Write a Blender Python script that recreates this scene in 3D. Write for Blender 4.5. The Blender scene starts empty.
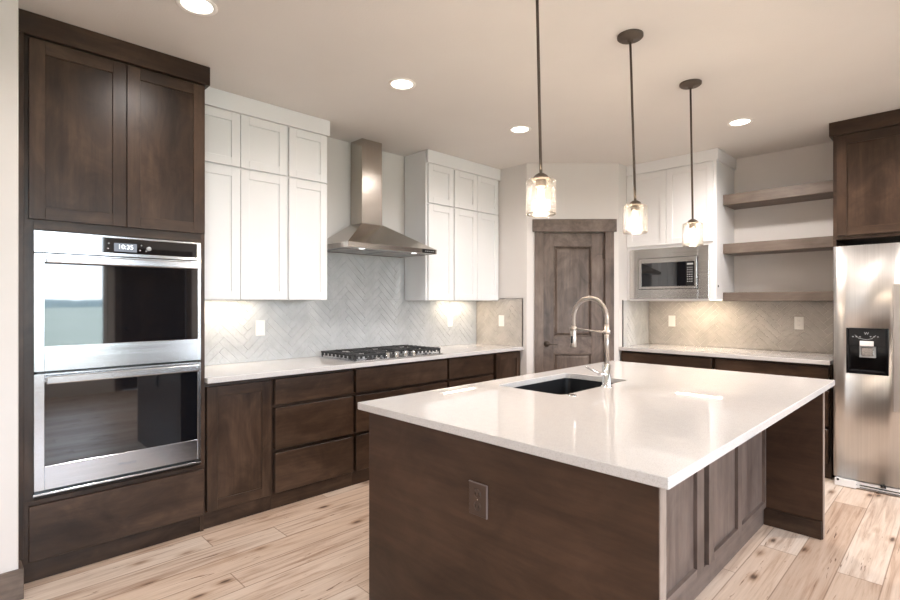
import bpy, bmesh, math, random
from mathutils import Vector, Matrix
random.seed(7)
S = bpy.context.scene
COL = S.collection

# ------------------------------------------------------------------ camera
FPX = 510.41
YAW = math.radians(45.38)
cam_d = bpy.data.cameras.new('camera')
cam = bpy.data.objects.new('camera', cam_d)
COL.objects.link(cam)
cam.location = (3.7857, -1.1137, 1.3619)
cam.rotation_euler = (math.pi / 2, 0, YAW)
cam_d.sensor_width = 36.0
cam_d.sensor_fit = 'HORIZONTAL'
cam_d.lens = FPX / 900 * 36.0
cam_d.shift_y = 2.18 / 900
cam_d.clip_start = 0.03
cam_d.clip_end = 600
S.camera = cam

# ------------------------------------------------------------------ world, light levels, exposure
SKY = 9.5
LAMP_W = 39.0          # each recessed can
PEND_W = 7.0
UNDER_W = 2.0
LAMP_COL = (1.0, 0.925, 0.88)
EXPOSURE = 0.88
S.view_settings.view_transform = 'Standard'
S.view_settings.look = 'None'
S.view_settings.gamma = 1
S.view_settings.use_curve_mapping = False
S.view_settings.exposure = EXPOSURE
S.cycles.max_bounces = 10
S.cycles.diffuse_bounces = 6
S.cycles.glossy_bounces = 5
S.cycles.transmission_bounces = 8
S.cycles.transparent_max_bounces = 10
S.cycles.sample_clamp_indirect = 6.0
S.cycles.blur_glossy = 0.15
S.cycles.caustics_reflective = False
S.cycles.caustics_refractive = False
S.cycles.use_denoising = True

W = bpy.data.worlds.new('sky')
S.world = W
W.use_nodes = True
wn = W.node_tree
wn.nodes.clear()
_o = wn.nodes.new('ShaderNodeOutputWorld')
_b = wn.nodes.new('ShaderNodeBackground')
_g = wn.nodes.new('ShaderNodeTexGradient')
_c = wn.nodes.new('ShaderNodeTexCoord')
_s = wn.nodes.new('ShaderNodeSeparateXYZ')
_r = wn.nodes.new('ShaderNodeValToRGB')
wn.links.new(_c.outputs['Generated'], _s.inputs[0])
wn.links.new(_s.outputs['Z'], _r.inputs[0])
_r.color_ramp.elements[0].color = (0.86, 0.93, 1.0, 1)
_r.color_ramp.elements[1].position = 0.7
_r.color_ramp.elements[1].color = (0.52, 0.72, 1.0, 1)
wn.links.new(_r.outputs[0], _b.inputs[0])
_b.inputs[1].default_value = SKY
wn.links.new(_b.outputs[0], _o.inputs[0])

ZC = 2.7546
XE = 6.6          # window wall
YS = -4.2         # wall behind the camera
YB = 4.36         # back wall


def light(name, kind, loc, energy, color, rot=(0, 0, 0), **kw):
    d = bpy.data.lights.new(name, kind)
    d.energy = energy
    d.color = color
    for k, v in kw.items():
        setattr(d, k, v)
    o = bpy.data.objects.new(name, d)
    o.location = loc
    o.rotation_euler = rot
    COL.objects.link(o)
    return o


# sky portals in the window openings (they only steer the sky's own light)
WIN = [(-3.1, -0.40, 0.62, 2.42), (-0.22, 0.62, 0.62, 2.42), (2.0, 3.6, 0.9, 2.3)]  # last opening is an added window, for more light at the back right
for (a, b, c, d) in WIN:
    p = light('window_portal', 'AREA', (XE + 0.02, (a + b) / 2, (c + d) / 2), 1, (1, 1, 1),
              rot=(0, math.pi / 2, 0), shape='RECTANGLE', size=d - c, size_y=b - a)
    p.data.cycles.is_portal = True


# ------------------------------------------------------------------ materials
class NT:
    def __init__(s, name):
        s.m = bpy.data.materials.new(name)
        s.m.use_nodes = True
        s.t = s.m.node_tree
        s.t.nodes.clear()
        s.out = s.n('OutputMaterial')
        s.b = s.n('BsdfPrincipled')
        s.l(s.b.outputs[0], s.out.inputs[0])

    def n(s, typ, **kw):
        x = s.t.nodes.new('ShaderNode' + typ)
        for k, v in kw.items():
            setattr(x, k, v)
        return x

    def l(s, a, b):
        s.t.links.new(a, b)

    def set(s, **kw):
        for k, v in kw.items():
            k = k.replace('_', ' ')
            s.b.inputs[k].default_value = v
        return s

    def ramp(s, fac, stops, interp='LINEAR'):
        r = s.n('ValToRGB')
        r.color_ramp.interpolation = interp
        e = r.color_ramp.elements
        while len(e) < len(stops):
            e.new(0.5)
        for q, (p, c) in zip(e, stops):
            q.position = p
            q.color = (c[0], c[1], c[2], 1) if len(c) == 3 else c
        s.l(fac, r.inputs[0])
        return r.outputs[0]

    def noise(s, vec, scale, detail=4, rough=0.55, dist=0.0):
        x = s.n('TexNoise')
        x.inputs['Scale'].default_value = scale
        x.inputs['Detail'].default_value = detail
        x.inputs['Roughness'].default_value = rough
        x.inputs['Distortion'].default_value = dist
        s.l(vec, x.inputs['Vector'])
        return x.outputs[0]

    def mapping(s, vec, scale=(1, 1, 1), loc=(0, 0, 0)):
        x = s.n('Mapping')
        x.inputs['Scale'].default_value = scale
        x.inputs['Location'].default_value = loc
        s.l(vec, x.inputs['Vector'])
        return x.outputs[0]

    def math(s, op, a, b=None, c=None):
        x = s.n('Math', operation=op)
        for i, v in enumerate((a, b, c)):
            if v is None:
                continue
            if isinstance(v, (int, float)):
                x.inputs[i].default_value = v
            else:
                s.l(v, x.inputs[i])
        return x.outputs[0]

    def mix(s, fac, a, b, blend='MIX'):
        x = s.n('Mix', data_type='RGBA', blend_type=blend)
        for i, v in ((0, fac), (6, a), (7, b)):
            if isinstance(v, (int, float)):
                x.inputs[i].default_value = v
            elif isinstance(v, tuple):
                x.inputs[i].default_value = (v[0], v[1], v[2], 1)
            else:
                s.l(v, x.inputs[i])
        return x.outputs[2]

    def bump(s, h, strength, dist):
        x = s.n('Bump')
        x.inputs['Strength'].default_value = strength
        x.inputs['Distance'].default_value = dist
        s.l(h, x.inputs['Height'])
        s.l(x.outputs[0], s.b.inputs['Normal'])

    def coords(s):
        """object coordinates shifted by a random amount for each object"""
        tc = s.n('TexCoord')
        oi = s.n('ObjectInfo')
        v = s.n('VectorMath', operation='SCALE')
        cb = s.n('CombineXYZ')
        for i in range(3):
            s.l(oi.outputs['Random'], cb.inputs[i])
        s.l(cb.outputs[0], v.inputs[0])
        v.inputs['Scale'].default_value = 37.0
        a = s.n('VectorMath', operation='ADD')
        s.l(tc.outputs['Object'], a.inputs[0])
        s.l(v.outputs[0], a.inputs[1])
        return a.outputs[0]


def wood(name, grain, dark, mid, lite, rough=0.36, knots=True, spec=0.35):
    t = NT(name)
    v = t.coords()
    sc = {'x': (0.9, 11, 11), 'y': (11, 0.9, 11), 'z': (11, 11, 0.9)}[grain]
    sk = {'x': (1.6, 6, 6), 'y': (6, 1.6, 6), 'z': (6, 6, 1.6)}[grain]
    fine = t.noise(t.mapping(v, tuple(q * 5 for q in sc)), 1.0, 3, 0.6)
    g = t.noise(t.mapping(v, sc), 1.0, 5, 0.6, 0.6)
    blot = t.noise(t.mapping(v, tuple(max(1.2, q * 0.22) for q in sc)), 1.0, 3, 0.5)
    mot = t.noise(t.mapping(v, tuple(max(3.5, q * 0.5) for q in sc)), 1.0, 4, 0.6, 1.5)
    f = t.math('ADD', t.math('ADD', t.math('MULTIPLY', g, 0.35), t.math('MULTIPLY', blot, 0.3)), t.math('MULTIPLY', mot, 0.35))
    c = t.ramp(f, [(0.36, dark), (0.5, mid), (0.64, lite)])
    fv = t.ramp(fine, [(0.3, (0.72, 0.72, 0.72)), (0.6, (1, 1, 1))])
    c = t.mix(0.7, c, fv, 'MULTIPLY')
    if knots:
        vo = t.n('TexVoronoi')
        vo.inputs['Scale'].default_value = 0.55
        t.l(t.mapping(v, sk), vo.inputs['Vector'])
        kd = t.math('ADD', vo.outputs['Distance'], t.math('MULTIPLY', mot, 0.16))
        k = t.ramp(kd, [(0.12, (0.18, 0.15, 0.13)), (0.17, (0.7, 0.68, 0.66)), (0.24, (1, 1, 1))])
        c = t.mix(0.75, c, k, 'MULTIPLY')
    t.l(c, t.b.inputs['Base Color'])
    rr = t.math('ADD', t.math('MULTIPLY', blot, 0.14), rough - 0.07)
    t.l(rr, t.b.inputs['Roughness'])
    t.set(Specular_IOR_Level=spec)
    t.bump(fine, 0.08, 0.0015)
    return t.m


DK, MD, LT = (0.017, 0.0085, 0.005), (0.047, 0.0262, 0.0160), (0.090, 0.053, 0.034)
WZ = wood('stained_alder_vertical', 'z', DK, MD, LT)
WY = wood('stained_alder_along_left_wall', 'y', DK, MD, LT)
WX = wood('stained_alder_along_back_wall', 'x', DK, MD, LT)
GD, GM, GL = (0.06, 0.042, 0.033), (0.135, 0.099, 0.08), (0.215, 0.163, 0.134)
DOORZ = wood('weathered_alder_door', 'z', GD, GM, GL, 0.42)
DOORX = wood('weathered_alder_rail', 'x', GD, GM, GL, 0.42)
SHELFX = wood('greyed_alder_shelf', 'x', (0.085, 0.064, 0.050), (0.15, 0.116, 0.094), (0.215, 0.172, 0.143), 0.4)
BASEW = wood('greyed_baseboard', 'y', (0.09, 0.066, 0.052), (0.16, 0.12, 0.096), (0.22, 0.17, 0.14), 0.5)


def plain(name, color, rough=0.5, metal=0.0, bump=None, var=0.0, **kw):
    t = NT(name)
    t.set(Base_Color=(*color, 1), Roughness=rough, Metallic=metal, **kw)
    if bump or var:
        v = t.coords()
        sc, st, ds = bump or (8, 0, 0)
        n = t.noise(v, sc, 3, 0.55)
        if var:
            a = tuple(max(0, q * (1 - var)) for q in color)
            b = tuple(min(1, q * (1 + var)) for q in color)
            nn = t.noise(v, 2.2, 4, 0.5)
            t.l(t.ramp(nn, [(0.35, a), (0.65, b)]), t.b.inputs['Base Color'])
        if bump:
            t.bump(n, st, ds)
    return t.m


PAINT = plain('greige_wall_paint', (0.67, 0.636, 0.61), 0.62, bump=(130, 0.10, 0.002), var=0.015)
CEIL = plain('ceiling_paint', (0.70, 0.672, 0.645), 0.75, bump=(95, 0.22, 0.004), var=0.015)
WHITE = plain('white_lacquer', (0.80, 0.80, 0.805), 0.35, bump=(60, 0.02, 0.0005), var=0.008)
WHITEP = plain('white_plastic', (0.86, 0.84, 0.80), 0.3, var=0.01)
GAP = plain('dark_gap', (0.012, 0.008, 0.006), 0.8, var=0.1)
BLACKG = plain('black_glass', (0.004, 0.005, 0.007), 0.03, IOR=1.95, bump=(2.0, 0.03, 0.004))
BLACKP = plain('black_plastic', (0.012, 0.012, 0.013), 0.25, var=0.05)
BLACKD = plain('dispenser_black', (0.004, 0.004, 0.005), 0.10, var=0.05)
IRON = plain('cast_iron', (0.02, 0.02, 0.021), 0.5, bump=(220, 0.2, 0.001))
BRONZE = plain('oil_rubbed_bronze', (0.085, 0.063, 0.048), 0.55, 0.2, var=0.15)
CHROME = plain('polished_chrome', (0.78, 0.78, 0.78), 0.08, 1.0, var=0.01)
TRIMM = plain('dark_metal_edge', (0.16, 0.15, 0.14), 0.35, 0.9, var=0.05)
SINKM = plain('black_granite_sink', (0.010, 0.011, 0.013), 0.35, bump=(300, 0.1, 0.0005))
GREYP = plain('grey_plastic', (0.40, 0.41, 0.42), 0.45, var=0.03)
PALEP = plain('pale_grille_plastic', (0.80, 0.80, 0.80), 0.45, var=0.03)
OUTD = plain('brown_outlet_plastic', (0.055, 0.032, 0.022), 0.4, var=0.04)
OUTE = plain('outlet_lit_edge', (0.16, 0.125, 0.115), 0.35, var=0.04)  # lighter brown paints the light on the plate's top and right edges
ETCH = plain('etched_logo_grey', (0.22, 0.23, 0.25), 0.4, 0.3, var=0.03)


def steel(name, grain, color=(0.60, 0.585, 0.57), rough=0.24, aniso=0.6, wob=0.0):
    t = NT(name)
    v = t.coords()
    sc = {'x': (1.5, 160, 160), 'y': (160, 1.5, 160), 'z': (160, 160, 1.5)}[grain]
    n = t.noise(t.mapping(v, sc), 1.0, 3, 0.6)
    a = tuple(q * 0.93 for q in color)
    b = tuple(min(1, q * 1.05) for q in color)
    t.l(t.ramp(n, [(0.3, a), (0.7, b)]), t.b.inputs['Base Color'])
    t.l(t.math('ADD', t.math('MULTIPLY', n, 0.10), rough - 0.05), t.b.inputs['Roughness'])
    t.set(Metallic=1.0)
    w = t.noise(v, 1.6, 1, 0.4)
    h = t.math('ADD', t.math('MULTIPLY', n, 0.02), t.math('MULTIPLY', w, wob))
    t.bump(h, 0.35, 0.02)
    return t.m


STEELY = steel('brushed_steel_along_y', 'y', (0.56, 0.565, 0.58), 0.19)
STEELX = steel('brushed_steel_along_x', 'x', (0.68, 0.65, 0.62), 0.22)
STEELZ = steel('brushed_steel_vertical', 'z', (0.60, 0.58, 0.56), 0.36, wob=0.1)
HOODM = steel('hood_steel', 'z', (0.50, 0.455, 0.41), 0.24)
HOODY = steel('hood_band_steel', 'y', (0.60, 0.57, 0.54), 0.2)
NICKEL = steel('brushed_nickel', 'z', (0.50, 0.445, 0.40), 0.33)


def emit(name, color, strength, var=0.0):
    t = NT(name)
    t.t.nodes.remove(t.b)
    e = t.n('Emission')
    e.inputs[0].default_value = (*color, 1)
    e.inputs[1].default_value = strength
    t.l(e.outputs[0], t.out.inputs[0])
    return t.m


LENS = emit('lamp_lens', (1.0, 0.93, 0.84), 6)
FIL = emit('bulb_glow', (1.0, 0.83, 0.62), 16)
UCL = emit('under_cabinet_led', (1.0, 0.84, 0.64), 20)
HALO = emit('hood_lamp_glow', (0.95, 0.97, 1.0), 2.5)
DISP = emit('oven_display_grey', (0.36, 0.39, 0.44), 0.5)
DIGIT = emit('display_digits', (0.9, 0.95, 1.0), 1.6)


def glass_mat(name, tint=(1, 1, 1), bumpy=0.0, clear=0.82):
    """thin glass: mostly see-through with glossy reflections; casts light through"""
    t = NT(name)
    t.t.nodes.remove(t.b)
    tr = t.n('BsdfTransparent')
    tr.inputs[0].default_value = (*tint, 1)
    gl = t.n('BsdfGlossy')
    gl.inputs['Roughness'].default_value = 0.08
    fr = t.n('Fresnel')
    fr.inputs[0].default_value = 1.5
    mx = t.n('MixShader')
    f = t.math('MINIMUM', t.math('ADD', t.math('MULTIPLY', fr.outputs[0], 0.8), 0.0), 0.7)
    if bumpy:
        v = t.coords()
        n = t.noise(v, 95, 2, 0.5)
        vo = t.n('TexVoronoi')
        vo.inputs['Scale'].default_value = 120
        t.l(v, vo.inputs['Vector'])
        b = t.n('Bump')
        b.inputs['Strength'].default_value = bumpy
        b.inputs['Distance'].default_value = 0.004
        t.l(n, b.inputs['Height'])
        t.l(b.outputs[0], gl.inputs['Normal'])
        t.l(b.outputs[0], fr.inputs['Normal'])
        df = t.n('BsdfTranslucent')
        df.inputs[0].default_value = (1, 0.95, 0.88, 1)
        m2 = t.n('MixShader')
        fr2 = t.ramp(vo.outputs['Distance'], [(0.10, (0.20, 0.20, 0.20)), (0.30, (0.016, 0.016, 0.016))])
        t.l(fr2, m2.inputs[0])
        t.l(tr.outputs[0], m2.inputs[1])
        t.l(df.outputs[0], m2.inputs[2])
        base = m2.outputs[0]
    else:
        base = tr.outputs[0]
    t.l(f, mx.inputs[0])
    t.l(base, mx.inputs[1])
    t.l(gl.outputs[0], mx.inputs[2])
    t.l(mx.outputs[0], t.out.inputs[0])
    return t.m


SEEDED = glass_mat('hammered_clear_glass', (0.95, 0.94, 0.92), 0.45)
PANE = glass_mat('window_pane', (0.97, 0.98, 0.98), 0, 0.95)


def quartz():
    t = NT('white_quartz')
    v = t.coords()
    a = t.noise(v, 260, 2, 0.6)
    b = t.noise(v, 30, 4, 0.6)
    c = t.ramp(a, [(0.34, (0.50, 0.475, 0.46)), (0.45, (0.585, 0.56, 0.545)), (0.75, (0.62, 0.60, 0.59))])
    d = t.ramp(b, [(0.3, (0.955, 0.955, 0.955)), (0.6, (1, 1, 1))])
    t.l(t.mix(0.8, c, d, 'MULTIPLY'), t.b.inputs['Base Color'])
    t.set(Roughness=0.025, Specular_IOR_Level=0.6)
    return t.m


QUARTZ = quartz()


def tile_mat(name, c1, c2, rough=0.12):
    t = NT(name)
    v = t.coords()
    n = t.noise(v, 9, 3, 0.5)
    w = t.noise(v, 38, 2, 0.5)
    t.l(t.ramp(n, [(0.35, c1), (0.65, c2)]), t.b.inputs['Base Color'])
    t.set(Roughness=rough, Specular_IOR_Level=0.7)
    t.bump(w, 0.8, 0.004)
    return t.m


TILE = tile_mat('glazed_grey_tile', (0.47, 0.475, 0.475), (0.53, 0.535, 0.535))
TILEB = tile_mat('glazed_greige_tile', (0.44, 0.405, 0.365), (0.52, 0.48, 0.435))
GROUT = plain('pale_grout', (0.58, 0.58, 0.575), 0.85, bump=(300, 0.2, 0.001))
GROUTB = plain('cream_grout', (0.70, 0.665, 0.61), 0.85, bump=(300, 0.2, 0.001))


def floor_mat():
    t = NT('hickory_plank_floor')
    tc = t.n('TexCoord')
    sep = t.n('SeparateXYZ')
    t.l(tc.outputs['Object'], sep.inputs[0])
    X, Y = sep.outputs[0], sep.outputs[1]
    PWd, PL = 0.178, 1.75
    xs = t.math('DIVIDE', t.math('ADD', X, 0.06), PWd)
    ix = t.math('FLOOR', xs)
    wn1 = t.n('TexWhiteNoise', noise_dimensions='1D')
    t.l(ix, wn1.inputs['W'])
    ys = t.math('ADD', t.math('DIVIDE', Y, PL), t.math('MULTIPLY', wn1.outputs[0], 7.0))
    iy = t.math('FLOOR', ys)
    cb = t.n('CombineXYZ')
    t.l(ix, cb.inputs[0])
    t.l(iy, cb.inputs[1])
    wn2 = t.n('TexWhiteNoise', noise_dimensions='2D')
    t.l(cb.outputs[0], wn2.inputs['Vector'])
    rnd = wn2.outputs[0]
    off = t.n('VectorMath', operation='SCALE')
    t.l(wn2.outputs[1], off.inputs[0])
    off.inputs['Scale'].default_value = 23.0
    ad = t.n('VectorMath', operation='ADD')
    t.l(tc.outputs['Object'], ad.inputs[0])
    t.l(off.outputs[0], ad.inputs[1])
    v = ad.outputs[0]
    g1 = t.noise(t.mapping(v, (26, 1.3, 1)), 1.0, 5, 0.62, 1.2)
    g2 = t.noise(t.mapping(v, (120, 4, 1)), 1.0, 3, 0.6)
    g3 = t.noise(t.mapping(v, (26, 2.0, 1)), 1.0, 4, 0.6, 2.0)
    blot = t.noise(t.mapping(v, (7, 1.1, 1)), 1.0, 3, 0.5, 0.8)
    base = t.ramp(rnd, [(0.0, (0.50, 0.375, 0.29)), (0.15, (0.57, 0.44, 0.345)), (0.55, (0.63, 0.495, 0.395)),
                        (1.0, (0.66, 0.555, 0.47))])
    gr = t.ramp(t.math('ADD', t.math('MULTIPLY', g1, 0.6), t.math('MULTIPLY', blot, 0.4)),
                [(0.36, (0.55, 0.45, 0.39)), (0.43, (0.80, 0.73, 0.68)), (0.5, (1.0, 0.98, 0.96)), (0.62, (1.10, 1.12, 1.14))])
    c = t.mix(0.85, base, gr, 'MULTIPLY')
    fn = t.ramp(g2, [(0.3, (0.86, 0.84, 0.82)), (0.6, (1, 1, 1))])
    c = t.mix(0.8, c, fn, 'MULTIPLY')
    crack = t.ramp(g3, [(0.31, (0.22, 0.14, 0.10)), (0.335, (0.72, 0.64, 0.58)), (0.36, (1, 1, 1))])
    c = t.mix(0.9, c, crack, 'MULTIPLY')
    vo = t.n('TexVoronoi')
    vo.inputs['Scale'].default_value = 1.0
    t.l(t.mapping(v, (8.0, 3.2, 1)), vo.inputs['Vector'])
    kd = t.math('ADD', vo.outputs['Distance'], t.math('MULTIPLY', g3, 0.20))
    kn = t.ramp(kd, [(0.165, (0.10, 0.062, 0.045)), (0.20, (0.42, 0.33, 0.27)), (0.27, (0.82, 0.76, 0.71)), (0.38, (1, 1, 1))])
    c = t.mix(0.9, c, kn, 'MULTIPLY')
    fx = t.math('FRACT', xs)
    fy = t.math('FRACT', ys)
    ex = t.math('MINIMUM', fx, t.math('SUBTRACT', 1.0, fx))
    ey = t.math('MINIMUM', fy, t.math('SUBTRACT', 1.0, fy))
    e = t.math('MINIMUM', t.math('MULTIPLY', ex, PWd), t.math('MULTIPLY', ey, PL))
    seam = t.ramp(e, [(0.0005, (0.42, 0.35, 0.3)), (0.0022, (1, 1, 1))])
    c = t.mix(1.0, c, seam, 'MULTIPLY')
    t.l(c, t.b.inputs['Base Color'])
    t.l(t.math('ADD', t.math('MULTIPLY', g1, 0.15), 0.33), t.b.inputs['Roughness'])
    t.bump(t.math('ADD', t.math('MULTIPLY', seam, 0.5), t.math('MULTIPLY', g1, 0.3)), 0.12, 0.002)
    return t.m


FLOOR = floor_mat()


def grass_mat():
    t = NT('dry_grass_field')
    tc = t.n('TexCoord')
    n = t.noise(tc.outputs['Object'], 0.12, 6, 0.6)
    t.l(t.ramp(n, [(0.3, (0.33, 0.315, 0.21)), (0.6, (0.50, 0.455, 0.33))]), t.b.inputs['Base Color'])
    t.set(Roughness=0.95)
    return t.m


GRASS = grass_mat()
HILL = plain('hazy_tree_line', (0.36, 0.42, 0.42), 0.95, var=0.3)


# ------------------------------------------------------------------ mesh helpers
class Frame:
    """local (a, n, z): a runs along the wall, n comes out of it"""
    def __init__(s, o, a, n):
        s.o, s.a, s.n = Vector(o), Vector(a).normalized(), Vector(n).normalized()

    def __call__(s, a, n, z):
        return s.o + s.a * a + s.n * n + Vector((0, 0, z))


FW = Frame((0, 0, 0), (1, 0, 0), (0, 1, 0))            # world
FL = Frame((0, 0, 0), (0, 1, 0), (1, 0, 0))            # left wall: a = y, n = x
FB = Frame((0, 0, 0), (1, 0, 0), (0, -1, 0))           # back-facing fronts: a = x, n = -y
FD = Frame((0.6836, 3.028, 0), (1, 1, 0), (1, -1, 0))  # pantry diagonal


class MB:
    def __init__(s):
        s.bm = bmesh.new()
        s.mats = []

    def mi(s, m):
        if m is None:
            return 0
        if m not in s.mats:
            s.mats.append(m)
        return s.mats.index(m)

    def box(s, a0, a1, n0, n1, z0, z1, F=FW, bev=0.0, m=None, seg=1):
        bm = s.bm
        vs = [bm.verts.new(F(a, n, z)) for a in (a0, a1) for n in (n0, n1) for z in (z0, z1)]
        q = [(0, 1, 3, 2), (4, 6, 7, 5), (0, 4, 5, 1), (2, 3, 7, 6), (0, 2, 6, 4), (1, 5, 7, 3)]
        fs = [bm.faces.new([vs[i] for i in f]) for f in q]
        bmesh.ops.recalc_face_normals(bm, faces=fs)
        idx = s.mi(m)
        for f in fs:
            f.material_index = idx
        if bev > 0:
            es = set(e for f in fs for e in f.edges)
            r = bmesh.ops.bevel(bm, geom=list(es), offset=bev, segments=seg, affect='EDGES', profile=0.5)
            for f in r['faces']:
                f.material_index = idx
        return s

    def poly(s, pts, m=None):
        vs = [s.bm.verts.new(p) for p in pts]
        f = s.bm.faces.new(vs)
        f.material_index = s.mi(m)
        return f

    def hull(s, bottom, top, m=None, caps=True):
        """bottom/top: equal-length loops of points"""
        bm = s.bm
        b = [bm.verts.new(p) for p in bottom]
        t = [bm.verts.new(p) for p in top]
        n = len(b)
        fs = [bm.faces.new((b[i], b[(i + 1) % n], t[(i + 1) % n], t[i])) for i in range(n)]
        if caps:
            fs.append(bm.faces.new(b))
            fs.append(bm.faces.new(t))
        bmesh.ops.recalc_face_normals(bm, faces=fs)
        for f in fs:
            f.material_index = s.mi(m)
        return s

    def lathe(s, c, prof, seg=32, axis=(0, 0, 1), m=None, close=False):
        """prof: list of (radius, height along axis); c: base centre"""
        bm = s.bm
        ax = Vector(axis).normalized()
        u = ax.orthogonal().normalized()
        w = ax.cross(u)
        c = Vector(c)
        rings = []
        for r, h in prof:
            if r < 1e-6:
                rings.append([bm.verts.new(c + ax * h)])
            else:
                rings.append([bm.verts.new(c + ax * h + (u * math.cos(2 * math.pi * i / seg) + w * math.sin(2 * math.pi * i / seg)) * r)
                              for i in range(seg)])
        fs = []
        pairs = list(zip(rings[:-1], rings[1:]))
        if close:
            pairs.append((rings[-1], rings[0]))
        for A, B in pairs:
            for i in range(seg):
                j = (i + 1) % seg
                if len(A) == 1 and len(B) == 1:
                    continue
                if len(A) == 1:
                    fs.append(bm.faces.new((A[0], B[j], B[i])))
                elif len(B) == 1:
                    fs.append(bm.faces.new((A[i], A[j], B[0])))
                else:
                    fs.append(bm.faces.new((A[i], A[j], B[j], B[i])))
        bmesh.ops.recalc_face_normals(bm, faces=fs)
        idx = s.mi(m)
        for f in fs:
            f.smooth = True
            f.material_index = idx
        return s

    def tube(s, pts, r, seg=12, m=None, caps=True):
        bm = s.bm
        pts = [Vector(p) for p in pts]
        rs = r if isinstance(r, (list, tuple)) else [r] * len(pts)
        tang = []
        for i in range(len(pts)):
            a = pts[max(0, i - 1)]
            b = pts[min(len(pts) - 1, i + 1)]
            tang.append((b - a).normalized())
        u = tang[0].orthogonal().normalized()
        rings = []
        for p, t, rr in zip(pts, tang, rs):
            u = (u - t * u.dot(t)).normalized()
            w = t.cross(u)
            rings.append([bm.verts.new(p + (u * math.cos(2 * math.pi * k / seg) + w * math.sin(2 * math.pi * k / seg)) * rr)
                          for k in range(seg)])
        fs = []
        for A, B in zip(rings[:-1], rings[1:]):
            for i in range(seg):
                j = (i + 1) % seg
                fs.append(bm.faces.new((A[i], A[j], B[j], B[i])))
        for f in fs:
            f.smooth = True
        if caps:
            fs.append(bm.faces.new(rings[0]))
            fs.append(bm.faces.new(rings[-1]))
        bmesh.ops.recalc_face_normals(bm, faces=fs)
        idx = s.mi(m)
        for f in fs:
            f.material_index = idx
        return s

    def build(s, name, mat, parent=None, origin=None, **props):
        if origin is None:
            origin = wloc(parent) if parent is not None else Vector((0, 0, 0))
        origin = Vector(origin)
        for v in s.bm.verts:
            v.co -= origin
        me = bpy.data.meshes.new(name)
        s.bm.to_mesh(me)
        s.bm.free()
        for mm in (s.mats or [mat]):
            me.materials.append(mm)
        o = bpy.data.objects.new(name, me)
        COL.objects.link(o)
        if parent is not None:
            o.parent = parent
            o.location = origin - wloc(parent)
        else:
            o.location = origin
        for k, v in props.items():
            o[k] = v
        return o


def wloc(o):
    v = Vector((0, 0, 0))
    while o is not None:
        v += o.location
        o = o.parent
    return v


def thing(name, loc, label, cat, group=None):
    o = bpy.data.objects.new(name, None)
    COL.objects.link(o)
    o.location = loc
    o['label'] = label
    o['category'] = cat
    if group:
        o['group'] = group
    return o


def tag(o, label, cat, group=None):
    o['label'] = label
    o['category'] = cat
    if group:
        o['group'] = group
    return o


def struct(name, mb, mat):
    return mb.build(name, mat, kind='structure')


def shaker(parent, F, a0, a1, z0, z1, n, th, rail, rec, mv, mh, name='door', bev=0.0012, label=None, railb=None):
    """frame-and-panel front; n = front plane"""
    railb = railb or rail
    m = MB()
    m.box(a0, a0 + rail, n - th, n, z0, z1, F, bev, mv)
    m.box(a1 - rail, a1, n - th, n, z0, z1, F, bev, mv)
    m.box(a0 + rail, a1 - rail, n - th, n, z1 - rail, z1, F, bev, mh)
    m.box(a0 + rail, a1 - rail, n - th, n, z0, z0 + railb, F, bev, mh)
    d = m.build(name, mv, parent)
    p = MB().box(a0 + rail - .002, a1 - rail + .002, n - th + .002, n - rec, z0 + railb - .002, z1 - rail + .002, F)
    p.build('door_panel', mv, d)
    if label:
        d['label'] = label
    return d


def slab(parent, F, a0, a1, z0, z1, n, th, mat, name='drawer', bev=0.002):
    return MB().box(a0, a1, n - th, n, z0, z1, F, bev).build(name, mat, parent)


def text_mesh(name, body, size, F, a, n, z, mat, parent, depth=0.0006, flip=1):
    cu = bpy.data.curves.new(name, 'FONT')
    cu.body = body
    cu.size = size
    cu.extrude = depth
    cu.align_x = 'CENTER'
    cu.align_y = 'CENTER'
    tmp = bpy.data.objects.new('tmp_text', cu)
    COL.objects.link(tmp)
    dg = bpy.context.evaluated_depsgraph_get()
    me = bpy.data.meshes.new_from_object(tmp.evaluated_get(dg))
    bpy.data.objects.remove(tmp)
    org = F(a, n, z)
    loc = wloc(parent)
    for v in me.vertices:
        p = org + F.a * v.co.x * flip + Vector((0, 0, v.co.y)) + F.n * v.co.z
        v.co = p - loc
    me.materials.clear()
    me.materials.append(mat)
    o = bpy.data.objects.new(name, me)
    COL.objects.link(o)
    o.parent = parent
    return o


# ================================================================== THE ROOM
struct('floor', MB().box(0 - .1, XE + .15, YS - .1, YB + .1, -0.05, 0), FLOOR)
struct('ceiling', MB().box(-.1, XE + .15, YS - .1, YB + .1, ZC, ZC + .1), CEIL)
struct('wall_left', MB().box(-.1, 0, -0.98, YB + .1, 0, ZC), PAINT)
# partition that stands proud of the tall cabinet, towards the camera
struct('wall_left_front', MB().box(-.1, 0.73, YS - .1, -0.878, 0, ZC, bev=0.004), PAINT)
struct('baseboard_left_front', MB().box(0.73, 0.745, YS, -0.860, 0, 0.14, bev=0.002)
       .box(0.60, 0.7299, -0.877, -0.861, 0, 0.139), BASEW)
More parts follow.
